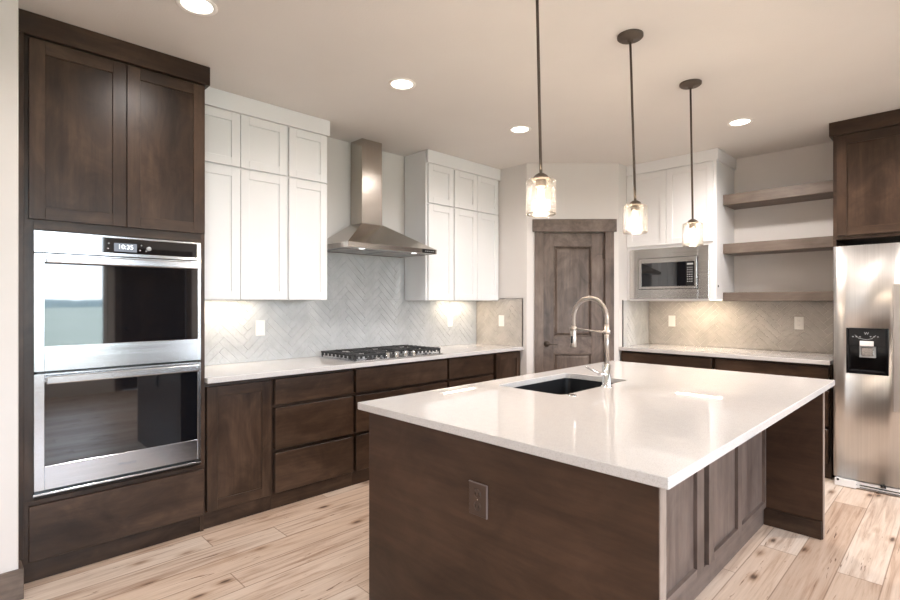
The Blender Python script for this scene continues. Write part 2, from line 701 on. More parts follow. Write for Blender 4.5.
# pantry: stub wall, diagonal with doorway, second stub wall
struct('wall_pantry_left', MB().box(-.0, 0.6836, 3.028, 3.128, 0, ZC), PAINT)
TD0, TD1, DHZ, DLEN = 0.163, 0.784, 2.065, 0.9196
m = MB()
m.box(0, TD0, -.10, 0, 0, ZC, FD)
m.box(TD1, DLEN, -.10, 0, 0, ZC, FD)
m.box(TD0, TD1, -.10, 0, DHZ, ZC, FD)
struct('wall_pantry', m, PAINT)
struct('wall_pantry_right', MB().box(1.234, 1.334, 3.678, YB, 0, ZC), PAINT)
struct('wall_back', MB().box(-.1, XE + .15, YB, YB + .1, 0, ZC), PAINT)
struct('wall_behind', MB().box(-.1, XE + .15, YS - .1, YS, 0, ZC), PAINT)
m = MB()
DY0, DY1 = 0.80, 1.72            # added doorway, holds the dark door that darkens the oven glass reflection
cuts = [(a, b, [(c, d)]) for (a, b, c, d) in WIN] + [(DY0, DY1, [(0, 2.08)])]
cuts.sort()
yprev = YS
for (a, b, hs) in cuts:
    m.box(XE, XE + .15, yprev, a, 0, ZC)
    c, d = hs[0]
    if c > 0:
        m.box(XE, XE + .15, a, b, 0, c)
    m.box(XE, XE + .15, a, b, d, ZC)
    yprev = b
m.box(XE, XE + .15, yprev, YB, 0, ZC)
struct('wall_right', m, PAINT)
for i, (a, b, c, d) in enumerate(WIN):
    w = MB()
    fw = 0.05
    for (p, q, r, s_) in ((a, b, c, c + fw), (a, b, d - fw, d), (a, a + fw, c + fw, d - fw), (b - fw, b, c + fw, d - fw)) \
            + ((((a + b) / 2 - fw / 2, (a + b) / 2 + fw / 2, c + fw, d - fw),) if b - a > 1 else ()):
        w.box(XE + .04, XE + .11, p, q, r, s_, bev=0.003)
    wo = struct('window_%d' % (i + 1), w, WHITEP)
    MB().box(XE + .07, XE + .076, a + fw, b - fw, c + fw, d - fw).build('window_pane', PANE, wo)
d2 = struct('added_dark_door', MB().box(XE + .02, XE + .06, DY0 + .003, DY1 - .003, 0.005, 2.075, bev=.002), WZ)  # unseen dark door and casing, added for the oven glass to reflect
MB().lathe((XE + .02, DY0 + .07, .95), [(0, 0), (.028, 0), (.028, .006), (.011, .01), (.011, .04), (.026, .05), (.026, .07), (0, .075)], 20, (-1, 0, 0)).build('door_knob', BRONZE, d2)
struct('added_door_trim', MB().box(XE - .018, XE - .0005, DY0 - .085, DY0, 0, 2.08).box(XE - .018, XE - .0005, DY1, DY1 + .085, 0, 2.08)
       .box(XE - .022, XE - .0005, DY0 - .10, DY1 + .10, 2.08, 2.20), DOORZ)
struct('outside_field', MB().box(XE + .2, 260, -200, 200, -0.6, -0.5), GRASS)
m = MB()
prev = None
for k in range(80):
    y0_ = -190 + k * 4.8
    h = 3.2 + 2.0 * math.sin(k * .37) + 1.2 * random.random()
    m.box(225, 235, y0_, y0_ + 5, -0.5, h)
struct('outside_hills', m, HILL)

# ------------------------------------------------------------------ pantry door (door_1) with rustic casing
door = thing('pantry_door', FD(TD0, 0, 0), 'knotty grey-brown wooden pantry door with two raised panels behind the faucet', 'door')
del door['label'], door['category']
door.name = 'door_1'
door['kind'] = 'structure'
n0, n1 = -0.055, -0.018
a0, a1 = TD0 + .004, TD1 - .004
pa0, pa1 = 0.275, 0.655
m = MB()
m.box(a0, pa0, n0, n1, 0.01, DHZ - .004, FD, .002, DOORZ)
m.box(pa1, a1, n0, n1, 0.01, DHZ - .004, FD, .002, DOORZ)
m.box(pa0, pa1, n0, n1, 1.925, DHZ - .004, FD, .0015, DOORX)
m.box(pa0, pa1, n0, n1, 0.845, 1.018, FD, .0015, DOORX)
m.box(pa0, pa1, n0, n1, 0.01, 0.25, FD, .0015, DOORX)
leaf = m.build('door_leaf', DOORZ, door)


def raised(z0, z1):
    m = MB()
    m.box(pa0 - .002, pa1 + .002, n0 + .006, n1 - .018, z0 - .002, z1 + .002, FD)
    g = 0.035
    b = [FD(pa0 + .008, n1 - .018, z0 + .008), FD(pa1 - .008, n1 - .018, z0 + .008), FD(pa1 - .008, n1 - .018, z1 - .008), FD(pa0 + .008, n1 - .018, z1 - .008)]
    t = [FD(pa0 + g, n1 - .004, z0 + g), FD(pa1 - g, n1 - .004, z0 + g), FD(pa1 - g, n1 - .004, z1 - g), FD(pa0 + g, n1 - .004, z1 - g)]
    m.hull(b, t)
    m.build('raised_panel', DOORZ, leaf)
    # ovolo moulding round the opening
    q = MB()
    w = .012
    q.box(pa0, pa0 + w, n1 - .014, n1 + .003, z0, z1, FD, .004)
    q.box(pa1 - w, pa1, n1 - .014, n1 + .003, z0, z1, FD, .004)
    q.box(pa0 + w, pa1 - w, n1 - .014, n1 + .003, z0, z0 + w, FD, .004)
    q.box(pa0 + w, pa1 - w, n1 - .014, n1 + .003, z1 - w, z1, FD, .004)
    q.build('panel_moulding', DOORX, leaf)


raised(1.018, 1.925)
raised(0.25, 0.845)
m = MB()
kp = FD(0.203, n1, 0.943)
m.lathe(kp, [(0, 0), (.030, 0), (.030, .006), (.012, .009), (.010, .038), (.013, .042), (.013, .05), (0, .052)], 24, FD.n)
m.tube([FD(0.203, n1 + .045, 0.943), FD(0.24, n1 + .048, .943), FD(0.302, n1 + .045, .940)], [.0075, .007, .005], 10)
m.build('door_handle', BRONZE, door)
for hz in (1.844, 1.02, 0.25):
    MB().box(TD1 - .022, TD1 + .002, n1 - .002, n1 + .006, hz - .045, hz + .045, FD, .001)\
        .tube([FD(TD1 - .004, n1 + .008, hz - .05), FD(TD1 - .004, n1 + .008, hz + .05)], .006, 10)\
        .box(TD1 - .075, TD1 - .02, n1, n1 + .003, hz - .004, hz + .004, FD)\
        .build('hinge', BRONZE, door)
m = MB()
m.box(0.078, TD0 + .002, 0, .018, 0, DHZ, FD, .0015, DOORZ)
m.box(TD1 - .002, 0.869, 0, .018, 0, DHZ, FD, .0015, DOORZ)
m.box(0.058, 0.893, 0, .030, DHZ, 2.190, FD, .002, DOORX)
m.box(TD0, TD0 + .003, -.10, 0, 0, DHZ, FD, 0, DOORZ)
m.box(TD1 - .003, TD1, -.10, 0, 0, DHZ, FD, 0, DOORZ)
m.box(TD0 + .003, TD0 + .014, -.075, n0 - .001, 0, DHZ, FD, 0, DOORZ)
struct('trim_1', m, DOORZ)
struct('baseboard_pantry', MB().box(0.0, 0.078, 0, .014, 0, .14, FD, .002).box(.869, DLEN, 0, .014, 0, .14, FD, .002), BASEW)

# ================================================================== BACKSPLASH: herringbone tile fields
def clip(poly, x0, x1, y0, y1):
    def cut(P, inside, inter):
        out = []
        for i in range(len(P)):
            a, b = P[i - 1], P[i]
            ia, ib = inside(a), inside(b)
            if ib:
                if not ia:
                    out.append(inter(a, b))
                out.append(b)
            elif ia:
                out.append(inter(a, b))
        return out

    def ix(c):
        return lambda a, b: (c, a[1] + (b[1] - a[1]) * (c - a[0]) / (b[0] - a[0]))

    def iy(c):
        return lambda a, b: (a[0] + (b[0] - a[0]) * (c - a[1]) / (b[1] - a[1]), c)
    for ins, it in ((lambda p: p[0] >= x0, ix(x0)), (lambda p: p[0] <= x1, ix(x1)), (lambda p: p[1] >= y0, iy(y0)), (lambda p: p[1] <= y1, iy(y1))):
        if not poly:
            break
        poly = cut(poly, ins, it)
    return poly


def herring(name, label, F, regions, n, tile, grout, seed, tw=0.05, tl=0.25, ox=0.0, oz=0.0, edges=None):
    rnd = random.Random(seed)
    A0 = min(r[0] for r in regions)
    A1 = max(r[1] for r in regions)
    Z0 = min(r[2] for r in regions)
    Z1 = max(r[3] for r in regions)
    root = thing(name, F((A0 + A1) / 2, n, Z0), label, 'backsplash')
    gm = MB()
    for (p, q, r, s_) in regions:
        gm.box(p, q, n + .0003, n + .0062, r, s_, F)
    gm.build('grout', grout, root)
    m = MB()
    c45 = math.sqrt(.5)
    g = .0012
    cx_, cz_ = (A0 + A1) / 2 + ox, (Z0 + Z1) / 2 + oz
    K = int((A1 - A0 + Z1 - Z0) / tw) + 12
    tiles = []
    for k in range(-K, K):
        for j in range(-K // 5, K // 5 + 1):
            x = k * tw + 2 * tl * j
            tiles.append((x, k * tw, tl, tw))
            tiles.append((x + 2 * tl - tw, k * tw, tw, tl))
    for (x, y, w, h) in tiles:
        pts = [(x + g, y + g), (x + w - g, y + g), (x + w - g, y + h - g), (x + g, y + h - g)]
        P = [(cx_ + (a - b) * c45, cz_ + (a + b) * c45) for a, b in pts]
        mx = sum(p[0] for p in P) / 4
        my = sum(p[1] for p in P) / 4
        if mx < A0 - .3 or mx > A1 + .3 or my < Z0 - .3 or my > Z1 + .3:
            continue
        tx, tz, dn = rnd.uniform(-.009, .009), rnd.uniform(-.009, .009), rnd.uniform(-.0003, .0003)
        for (p, q, r, s_) in regions:
            C = clip(P, p, q, r, s_)
            if len(C) < 3:
                continue
            ccx = sum(c[0] for c in C) / len(C)
            ccy = sum(c[1] for c in C) / len(C)
            ar = abs(sum(C[i - 1][0] * C[i][1] - C[i][0] * C[i - 1][1] for i in range(len(C)))) / 2
            if ar < 2e-5:
                continue
            def inset(c, d):
                vx, vy = ccx - c[0], ccy - c[1]
                L = math.hypot(vx, vy) or 1
                return c[0] + vx / L * d, c[1] + vy / L * d
            lo = [F(c[0], n + .003, c[1]) for c in C]
            mid = [F(c[0], n + .0072 + dn, c[1]) for c in C]
            ins = [inset(c, .0035) for c in C]
            hi = [F(c[0], n + .0092 + dn + (c[0] - ccx) * tx + (c[1] - ccy) * tz, c[1]) for c in ins]
            bl = [m.bm.verts.new(v) for v in lo]
            bm_ = [m.bm.verts.new(v) for v in mid]
            bh = [m.bm.verts.new(v) for v in hi]
            N = len(C)
            for i in range(N):
                j = (i + 1) % N
                for A, B in ((bl, bm_), (bm_, bh)):
                    m.bm.faces.new((A[i], A[j], B[j], B[i]))
            m.bm.faces.new(bh)
    bmesh.ops.recalc_face_normals(m.bm, faces=m.bm.faces[:])
    m.build('tile_field', tile, root)
    if edges:
        e = MB()
        for b in edges:
            e.box(*b, F=F)
        e.build('metal_edge_trim', TRIMM, root)
    return root


herring('tile_backsplash', 'long glossy grey herringbone tile backsplash on the left wall behind the cooktop', FL,
        [(-.02, 3.02, .914, 1.384), (.975, 2.0, 1.384, 1.80)], 0.0, TILE, GROUT, 3, ox=0.05)
herring('tile_backsplash', 'short herringbone tile panel with dark metal edge left of the pantry door', FB,
        [(0.011, .631, .914, 1.395)], -3.028, TILEB, GROUTB, 4,
        edges=[(.631, .637, -3.028, -3.016, .914, 1.401), (0.34, .631, -3.028, -3.016, 1.395, 1.401)])
FR = Frame((1.334, 0, 0), (0, 1, 0), (1, 0, 0))
herring('tile_backsplash', 'narrow herringbone tile return on the side wall right of the pantry door', FR,
        [(3.758, 4.349, .914, 1.378)], 0.0, TILE, GROUT, 5,
        edges=[(3.752, 3.758, 0, .012, .914, 1.384)])
herring('tile_backsplash', 'beige herringbone tile backsplash on the back wall below microwave and shelves', FB,
        [(1.345, 3.052, .914, 1.37)], -YB, TILEB, GROUTB, 6, ox=.03)

# ================================================================== TALL OVEN CABINET
XT = 0.61
tall = thing('oven_cabinet', (0.3, -0.44, 0), 'tall dark-stained wooden cabinet housing the double oven against the left wall', 'cabinet')
m = MB()
m.box(-.866, -.846, .012, XT - .02, 0.0, 2.70, FL, 0, WZ)
m.box(-.042, -.022, .012, XT - .02, 0.0, 2.70, FL, 0, WZ)
m.box(-.846, -.042, .012, XT - .02, 1.722, 1.742, FL, 0, WY)
m.box(-.846, -.042, .012, XT - .02, .385, .405, FL, 0, WY)
m.box(-.846, -.042, .012, .022, .405, 2.70, FL, 0, WZ)
m.box(-.846, -.042, .012, XT - .02, 2.62, 2.70, FL, 0, WY)
m.build('carcass', WZ, tall)
m = MB()
f0, f1 = XT - .02, XT - .003
m.box(-.866, -.812, f0, f1, .40, 2.70, FL, .001, WZ)
m.box(-.046, -.022, f0, f1, .40, 2.70, FL, .001, WZ)
m.box(-.866, -.022, f0, f1, 0.10, .40, FL, .001, WY)
m.box(-.812, -.046, f0, f1, 1.716, 1.80, FL, .001, WY)
m.box(-.812, -.046, f0, f1, 2.60, 2.70, FL, .001, WY)
m.box(-.428, -.424, f0, f1 - .004, 1.80, 2.60, FL, 0, WZ)
m.box(-.872, -.852, f0, XT + .022, .14, 2.645, FL, .001, WZ)
m.build('face_frame', WZ, tall)
shaker(tall, FL, -.832, -.428, 1.764, 2.632, XT + .018, .020, .062, .008, WZ, WY)
shaker(tall, FL, -.424, -.028, 1.764, 2.632, XT + .018, .020, .062, .008, WZ, WY)
slab(tall, FL, -.832, -.033, .110, .378, XT + .016, .018, WY, 'drawer_front')
MB().box(-.866, -.022, .45, .585, 0.0, .10, FL).build('toe_kick', WY, tall)
MB().box(-.877, -.0, XT - .002, XT + .024, 2.645, ZC - .001, FL, .002).box(-.022, .0, .36, XT - .002, 2.645, ZC - .001, FL, .001)\
    .build('crown_board', WY, tall)

# ------------------------------------------------------------------ double wall oven
def cv(y, z, X=0.635):          # measured on the plane x = .61, moved to x = X along the sight line
    k = (3.7857 - X) / (3.7857 - .61)
    return -1.1137 + k * (y + 1.1137), 1.3619 + k * (z - 1.3619)


OX = 0.635
oven = thing('double_wall_oven', (0.4, -0.43, .42), 'stainless steel double wall oven with black glass doors in the tall cabinet', 'oven')
yl, yr = cv(-.812, 0)[0], cv(-.044, 0)[0]
MB().box(yl + .012, yr - .012, .06, XT + .004, cv(0, .424)[1], cv(0, 1.708)[1], FL).build('oven_body', BLACKP, oven)
# control panel
zt, zb = cv(0, 1.712)[1], cv(0, 1.607)[1]
m = MB()
ga, gb = cv(-.772, 0)[0], cv(-.066, 0)[0]
gz1, gz0 = zt - .010, zb + .016
m.box(yl, ga, XT, OX, zb, zt, FL, .001)
m.box(gb, yr, XT, OX, zb, zt, FL, .001)
m.box(ga, gb, XT, OX, gz1, zt, FL, .001)
m.box(ga, gb, XT, OX, zb, gz0, FL, .001)
cp = m.build('control_panel', STEELY, oven)
MB().box(ga, gb, XT, OX - .001, gz0, gz1, FL).build('control_glass', BLACKG, cp)
da, db = cv(-.481, 0)[0], cv(-.375, 0)[0]
dz0, dz1 = cv(0, 1.632)[1], cv(0, 1.677)[1]
MB().box(da, db, OX - .001, OX + .0004, dz0, dz1, FL).build('display', DISP, cp)
text_mesh('clock_digits', '10:35', .033, FL, (da + db) / 2, OX + .001, (dz0 + dz1) / 2 + .002, DIGIT, cp, .0003)
for (yy, zz, rr) in ((-.505, 1.672, .004), (-.508, 1.645, .004), (-.353, 1.672, .004), (-.36, 1.644, .0045), (-.33, 1.642, .004)):
    y_, z_ = cv(yy, zz)
    MB().lathe((OX - .001, y_, z_), [(0, 0), (rr, 0), (rr, .0012), (0, .0014)], 12, (1, 0, 0)).build('touch_mark', GREYP, cp)
y_, z_ = cv(-.318, 1.655)
MB().lathe((OX - .001, y_, z_), [(0, 0), (.0115, 0), (.0115, .010), (.009, .012), (0, .012)], 20, (1, 0, 0)).build('knob', GREYP, cp)


def oven_door(z0, z1, g0, g1, logo):
    z0, z1, g0, g1 = [cv(0, z)[1] for z in (z0, z1, g0, g1)]
    a_, b_ = cv(-.771, 0)[0], cv(-.062, 0)[0]
    m = MB()
    m.box(yl, a_, XT, OX, z0, z1, FL, .0015)
    m.box(b_, yr, XT, OX, z0, z1, FL, .0015)
    m.box(a_, b_, XT, OX, g1, z1, FL, .0015)
    m.box(a_, b_, XT, OX, z0, g0, FL, .0015)
    d = m.build('oven_door', STEELY, oven)
    MB().box(a_, b_, XT, OX - .0015, g0, g1, FL).build('door_glass', BLACKG, d)
    # broad flat handle with end brackets
    h = MB()
    hz1, hz0 = z1 - .008, z1 - .048
    h.box(a_ + .002, b_ - .002, OX + .028, OX + .046, hz0, hz1, FL, .006, None, 3)
    for e in (a_ + .004, b_ - .030):
        h.box(e, e + .026, OX - .001, OX + .030, hz0 + .006, hz1 - .006, FL, .003)
    h.build('handle', STEELY, d)
    if logo:
        text_mesh('brand_lettering', 'Whirlpool', .019, FL, cv(-.42, 0)[0], OX + .0002, cv(0, .498)[1], ETCH, d, .0002)


oven_door(1.022, 1.602, 1.146, 1.558, False)
oven_door(.440, 1.010, .556, .968, True)
m = MB()
m.box(yl, yr, XT, OX - .014, cv(0, .420)[1], cv(0, .438)[1], FL, .001, BLACKP)
m.box(yl - .004, yr + .002, XT, OX + .006, cv(0, .418)[1], cv(0, .427)[1], FL, .001, STEELY)
m.build('vent_trim', STEELY, oven)

# ================================================================== LEFT BASE RUN
XB = 0.612


def base_unit(F, a0, a1, nf, nb, label, fronts, wh, side=None, toe_n=None, zt=.880):
    """fronts: list of (kind, a0, a1, z0, z1)"""
    t = thing('base_cabinet', F((a0 + a1) / 2, (nf + nb) / 2, 0), label, 'cabinet')
    m = MB()
    fr = nf - .038
    m.box(a0 + .0005, a1 - .0005, nb, fr - .018, .105, zt, F, 0, WZ)
    m.build('carcass', WZ, t)
    m = MB()
    m.box(a0 + .0005, a1 - .0005, fr - .018, fr, .105, zt, F, .0008, wh)
    m.build('face_frame', wh, t)
    MB().box(a0 + .0005, a1 - .0005, nb, toe_n or nf - .040, 0, .105, F).build('toe_kick', wh, t)
    for (k, p, q, r, s_) in fronts:
        if k == 'door':
            shaker(t, F, p, q, r, s_, nf, .036, .062, .008, WZ, wh)
        else:
            slab(t, F, p, q, r, s_, nf, .036, wh)
    return t


NB = .012
base_unit(FL, -.021, .403, XB, NB, 'dark wooden base cabinet with one panelled door beside the oven tower',
          [('door', -.010, .389, .110, .853)], WY)
base_unit(FL, .403, 1.032, XB, NB, 'dark wooden base cabinet with three drawers right of the single-door cabinet',
          [('d', .416, 1.019, .690, .857), ('d', .416, 1.019, .396, .667), ('d', .416, 1.019, .112, .372)], WY)
base_unit(FL, 1.032, 1.998, XB, NB, 'wide dark wooden drawer cabinet below the gas cooktop',
          [('d', 1.045, 1.986, .690, .862), ('d', 1.045, 1.986, .396, .667), ('d', 1.045, 1.986, .112, .372)], WY)
base_unit(FL, 1.998, 2.621, XB, NB, 'dark wooden drawer cabinet between the cooktop cabinet and the corner door cabinet',
          [('d', 2.010, 2.599, .690, .868), ('d', 2.010, 2.599, .396, .667), ('d', 2.010, 2.599, .112, .372)], WY)
base_unit(FL, 2.621, 3.026, XB, NB, 'narrow dark wooden base cabinet with panelled door nearest the pantry corner',
          [('door', 2.643, 3.020, .112, .868)], WY)
c = MB().box(-.021, 3.027, .010, .6512, .8815, .914, FL, .0025).build('countertop', QUARTZ, origin=(.33, 1.5, .882))
tag(c, 'long white quartz countertop on the left wall cabinets under the cooktop', 'countertop')

# ------------------------------------------------------------------ gas cooktop
ck = thing('gas_cooktop', (.32, 1.5, .914), 'stainless gas cooktop with black cast iron grates set in the left countertop', 'cooktop')
CY0, CY1, CX0, CX1 = 1.043, 1.957, .075, .600
MB().box(CX0, CX1, CY0, CY1, .9145, .922, bev=.003).build('cooktop_tray', STEELY, ck)
BUR = [(.20, 1.20, .042), (.45, 1.20, .034), (.30, 1.50, .058), (.20, 1.80, .042), (.45, 1.80, .034)]
for (bx, by, br) in BUR:
    b = MB().lathe((bx, by, .922), [(0, 0), (br + .012, 0), (br + .012, .004), (br, .006), (br, .016), (0, .016)], 24).build('burner', GREYP, ck)
    MB().lathe((bx, by, .938), [(0, 0), (br - .004, 0), (br - .004, .006), (br - .010, .010), (0, .011)], 24).build('burner_cap', IRON, b)
for gi in range(3):
    g0_ = CY0 + .012 + gi * .2967
    g1_ = g0_ + .290
    gx0, gx1 = CX0 + .018, (CX1 - .022 if gi != 1 else CX1 - .115)
    m = MB()
    bt, bh = .011, .014
    zt_, zb_ = .966, .952
    m.box(gx0, gx1, g0_, g0_ + bt, zb_, zt_, bev=.002)
    m.box(gx0, gx1, g1_ - bt, g1_, zb_, zt_, bev=.002)
    m.box(gx0, gx0 + bt, g0_, g1_, zb_, zt_, bev=.002)
    m.box(gx1 - bt, gx1, g0_, g1_, zb_, zt_, bev=.002)
    m.box((gx0 + gx1) / 2 - bt / 2, (gx0 + gx1) / 2 + bt / 2, g0_, g1_, zb_, zt_, bev=.002)
    for fx in (.1, .22, .34, .46, .58, .70, .82, .94) if gi != 1 else (.12, .28, .44, .60, .76, .9):
        xx = gx0 + (gx1 - gx0) * fx
        for (p, q) in ((g0_, g0_ + .095), (g1_ - .095, g1_)):
            m.box(xx - .0045, xx + .0045, p, q, zb_ + .002, zt_ + .003, bev=.0015)
    for k_ in range(9):
        xx = gx0 + .02 + (gx1 - gx0 - .04) * k_ / 8
        if gi == 0:
            m.box(xx - .013, xx + .013, g0_ + .001, g0_ + .009, .934, zb_ + .001)
        if gi == 2:
            m.box(xx - .013, xx + .013, g1_ - .009, g1_ - .001, .934, zb_ + .001)
    for k_ in range(7):
        yy = g0_ + .02 + .25 * k_ / 6
        m.box(gx1 - .009, gx1 - .001, yy - .008, yy + .008, .936, zb_ + .001)
    for yy in (g0_ + .145,):
        m.box(gx0, gx0 + .085, yy - .0045, yy + .0045, zb_, zt_ + .002, bev=.0015)
        m.box(gx1 - .085, gx1, yy - .0045, yy + .0045, zb_, zt_ + .002, bev=.0015)
    for (px_, py_) in ((gx0 + .004, g0_ + .004), (gx0 + .004, g1_ - .012), (gx1 - .012, g0_ + .004), (gx1 - .012, g1_ - .012)):
        m.box(px_, px_ + .009, py_, py_ + .009, .922, zb_ + .001)
    m.build('grate', IRON, ck)
for ky in (1.285, 1.378, 1.471, 1.564, 1.657):
    MB().lathe((.556, ky, .922), [(0, 0), (.022, 0), (.022, .004), (.017, .007), (.017, .036), (.014, .039), (0, .039)], 24)\
        .box(.554, .558, ky - .016, ky + .016, .958, .966, bev=.001).build('control_knob', CHROME, ck)

# ------------------------------------------------------------------ range hood
hd = thing('range_hood', (.22, 1.5, 1.78), 'stainless steel pyramid chimney range hood above the cooktop', 'range hood')
HY0, HY1, HX = 1.043, 1.955, .503
HZ0, HZ1, HZ2 = 1.783, 1.822, 2.030
KY0, KY1, KX = 1.392, 1.607, .186
m = MB()
m.hull([(.0105, HY0, HZ1), (HX, HY0, HZ1), (HX, HY1, HZ1), (.0105, HY1, HZ1)],
       [(.0105, KY0 - .01, HZ2), (KX + .012, KY0 - .01, HZ2), (KX + .012, KY1 + .01, HZ2), (.0105, KY1 + .01, HZ2)])
m.build('pyramid_canopy', HOODM, hd)
m = MB()
w_ = .004
m.box(HX - w_, HX + .004, HY0 - .002, HY1 + .002, HZ0, HZ1 + .001, bev=.001)
m.box(.0105, HX - w_, HY0 - .002, HY0 + w_, HZ0, HZ1 + .001, bev=.001)
m.box(.0105, HX - w_, HY1 - w_, HY1 + .002, HZ0, HZ1 + .001, bev=.001)
m.box(.0105, .0105 + w_, HY0 + w_, HY1 - w_, HZ0, HZ1)
m.build('hood_band', HOODY, hd)
m = MB()
m.box(.0145, HX - .005, HY0 + .005, HY1 - .005, HZ0 + .006, HZ0 + .012, m=GREYP)
for k in range(2):
    q0 = 1.10 + k * .405
    m.box(.07, .36, q0, q0 + .39, HZ0 + .001, HZ0 + .006, bev=.001, m=STEELY)
    for r_ in range(12):
        m.box(.085 + r_ * .022, .093 + r_ * .022, q0 + .015, q0 + .375, HZ0 - .001, HZ0 + .002, m=GREYP)
m.build('grease_filter', GREYP, hd)
for yy in (1.22, 1.76):
    lm = MB().lathe((.43, yy, HZ0 + .006), [(0, -.004), (.030, -.004), (.034, -.001), (.034, .0), (0, .0)], 24).build('hood_lamp', CHROME, hd)
    MB().lathe((.43, yy, HZ0 + .0015), [(0, -.001), (.022, -.001), (.022, 0), (0, 0)], 20).build('lamp_lens', HALO, lm)
m = MB()
m.box(.0105, KX, KY0, KY1, HZ2 - .004, 2.42, bev=.0015)
m.build('chimney_duct', HOODM, hd)
MB().box(.0105, KX - .003, KY0 + .003, KY1 - .003, 2.415, ZC - .001, bev=.001).build('upper_duct', HOODM, hd)
MB().box(HX + .0035, HX + .0065, HY1 - .165, HY1 - .02, HZ0 + .004, HZ1 - .003, bev=.0008).build('control_strip', BLACKP, hd)
m = MB()
for k in range(5):
    m.box(HX + .006, HX + .0072, HY1 - .135 + k * .022, HY1 - .125 + k * .022, HZ0 + .016, HZ0 + .022)
m.build('button', GREYP, hd)

# ================================================================== WHITE WALL CABINETS
XW = .331


def upper(F, a0, a1, nf, nb, z0, z1, doors, label, mv=WHITE, mh=WHITE, rail=.058, zsplit=(2.268, 2.285)):
    t = thing('wall_cabinet', F((a0 + a1) / 2, (nf + nb) / 2, z0), label, 'cabinet')
    MB().box(a0 + .0004, a1 - .0004, nb, nf - .021, z0 + .010, z1, F, .0008).build('carcass', mv, t)
    MB().box(a0 + .0004, a1 - .0004, nf - .040, nf - .021, z0, z0 + .010, F).box(a0 + .0004, a0 + .016, nb, nf - .040, z0, z0 + .010, F)\
        .box(a1 - .016, a1 - .0004, nb, nf - .040, z0, z0 + .010, F).build('light_rail', mv, t)
    for (p, q, r, s_) in doors:
        shaker(t, F, p, q, r, s_, nf, .020, rail, .010, mv, mh, bev=.0015)
    return t


ZU0, ZU1 = 1.378, ZC - .002
def two_tier(lst):
    r = []
    for (p, q) in lst:
        r += [(p, q, ZU0 + .003, 2.262), (p, q, 2.275, 2.634)]
    return r


upper(FL, -.020, .645, XW, NB, ZU0, ZU1, two_tier([(-.012, .302), (.306, .640)]), 'white double-door wall cabinet next to the oven tower, doors stacked in two tiers')
upper(FL, .646, .974, XW, NB, ZU0, ZU1, two_tier([(.657, .970)]), 'white single-door wall cabinet just left of the range hood')
upper(FL, 2.002, 2.356, XW, NB, ZU0, ZU1, two_tier([(2.022, 2.344)]), 'white single-door wall cabinet just right of the range hood')
upper(FL, 2.357, 3.026, XW, NB, ZU0, ZU1, two_tier([(2.362, 2.678), (2.682, 3.010)]), 'white double-door wall cabinet in the corner left of the pantry')
for (a, b, e0, e1, lab) in ((-.020, .986, None, .974, 'white crown board along the ceiling above the cabinets left of the hood'),
                            (1.990, 3.026, 2.002, None, 'white crown board along the ceiling above the cabinets right of the hood')):
    m = MB().box(a if e0 is None else 2.0, b if e1 is None else .986, XW + .001, XW + .016, 2.636, ZC - .001, FL, .0015)
    if e1:
        m.box(.975, .986, NB, XW + .001, 2.636, ZC - .001, FL, .001)
    o = m.build('crown_moulding', WHITE, origin=(XW, (a + b) / 2, 2.636))
    tag(o, lab, 'moulding')

# ================================================================== BACK WALL: microwave cabinet, shelves, base cabinets
YM = 3.858                       # microwave cabinet front
mc = thing('microwave_cabinet', (1.76, 4.1, 1.384), 'white wall cabinet with two tall doors built around the microwave', 'cabinet')
m = MB()
NBk = -YB + .001
m = MB()
m.box(1.336, 1.354, YM + .021, YB - .012, 1.384, 2.70)
m.box(2.170, 2.188, YM + .001, YB - .001, 1.384, ZC - .002, bev=.0008)
m.box(1.354, 2.170, YM + .021, YB - .012, 1.389, 1.392)
m.box(1.354, 2.170, YM + .021, YB - .012, 1.892, 1.910)
m.box(1.354, 2.170, YB - .03, YB - .012, 1.392, 2.70)
m.box(1.354, 2.170, YM + .021, YB - .03, 2.62, 2.70)
m.build('carcass', WHITE, mc)
m = MB()
m.box(1.336, 1.366, YM + .001, YM + .021, 1.384, 2.70, bev=.0008)
m.box(2.126, 2.170, YM + .001, YM + .021, 1.384, 2.70, bev=.0008)
m.box(1.366, 2.126, YM + .001, YM + .021, 1.889, 1.925, bev=.0008)
m.box(1.366, 2.126, YM + .001, YM + .021, 2.58, 2.70, bev=.0008)
m.box(1.366, 2.126, YM - .003, YM + .021, 1.377, 1.391, bev=.0008)
m.box(1.76, 1.80, YM + .001, YM + .021, 1.925, 2.58)
m.build('face_frame', WHITE, mc)
for (p, q) in ((1.338, 1.738), (1.742, 2.166)):
    shaker(mc, FB, p, q, 1.920, 2.640, -YM + .018, 0.019, .058, .010, WHITE, WHITE, bev=.0015)
MB().box(1.336, 2.206, YM - .020, YM - .001, 2.650, ZC - .001, bev=.0015).box(2.189, 2.206, YM - .001, YB - .001, 2.650, ZC - .001, bev=.001)\
    .build('crown_board', WHITE, mc)
MB().lathe((2.1878, 3.905, 1.508), [(0, 0), (.011, 0), (.010, .003), (0, .004)], 14, (1, 0, 0)).build('screw_cap', BLACKP, mc, label='small dark plug')

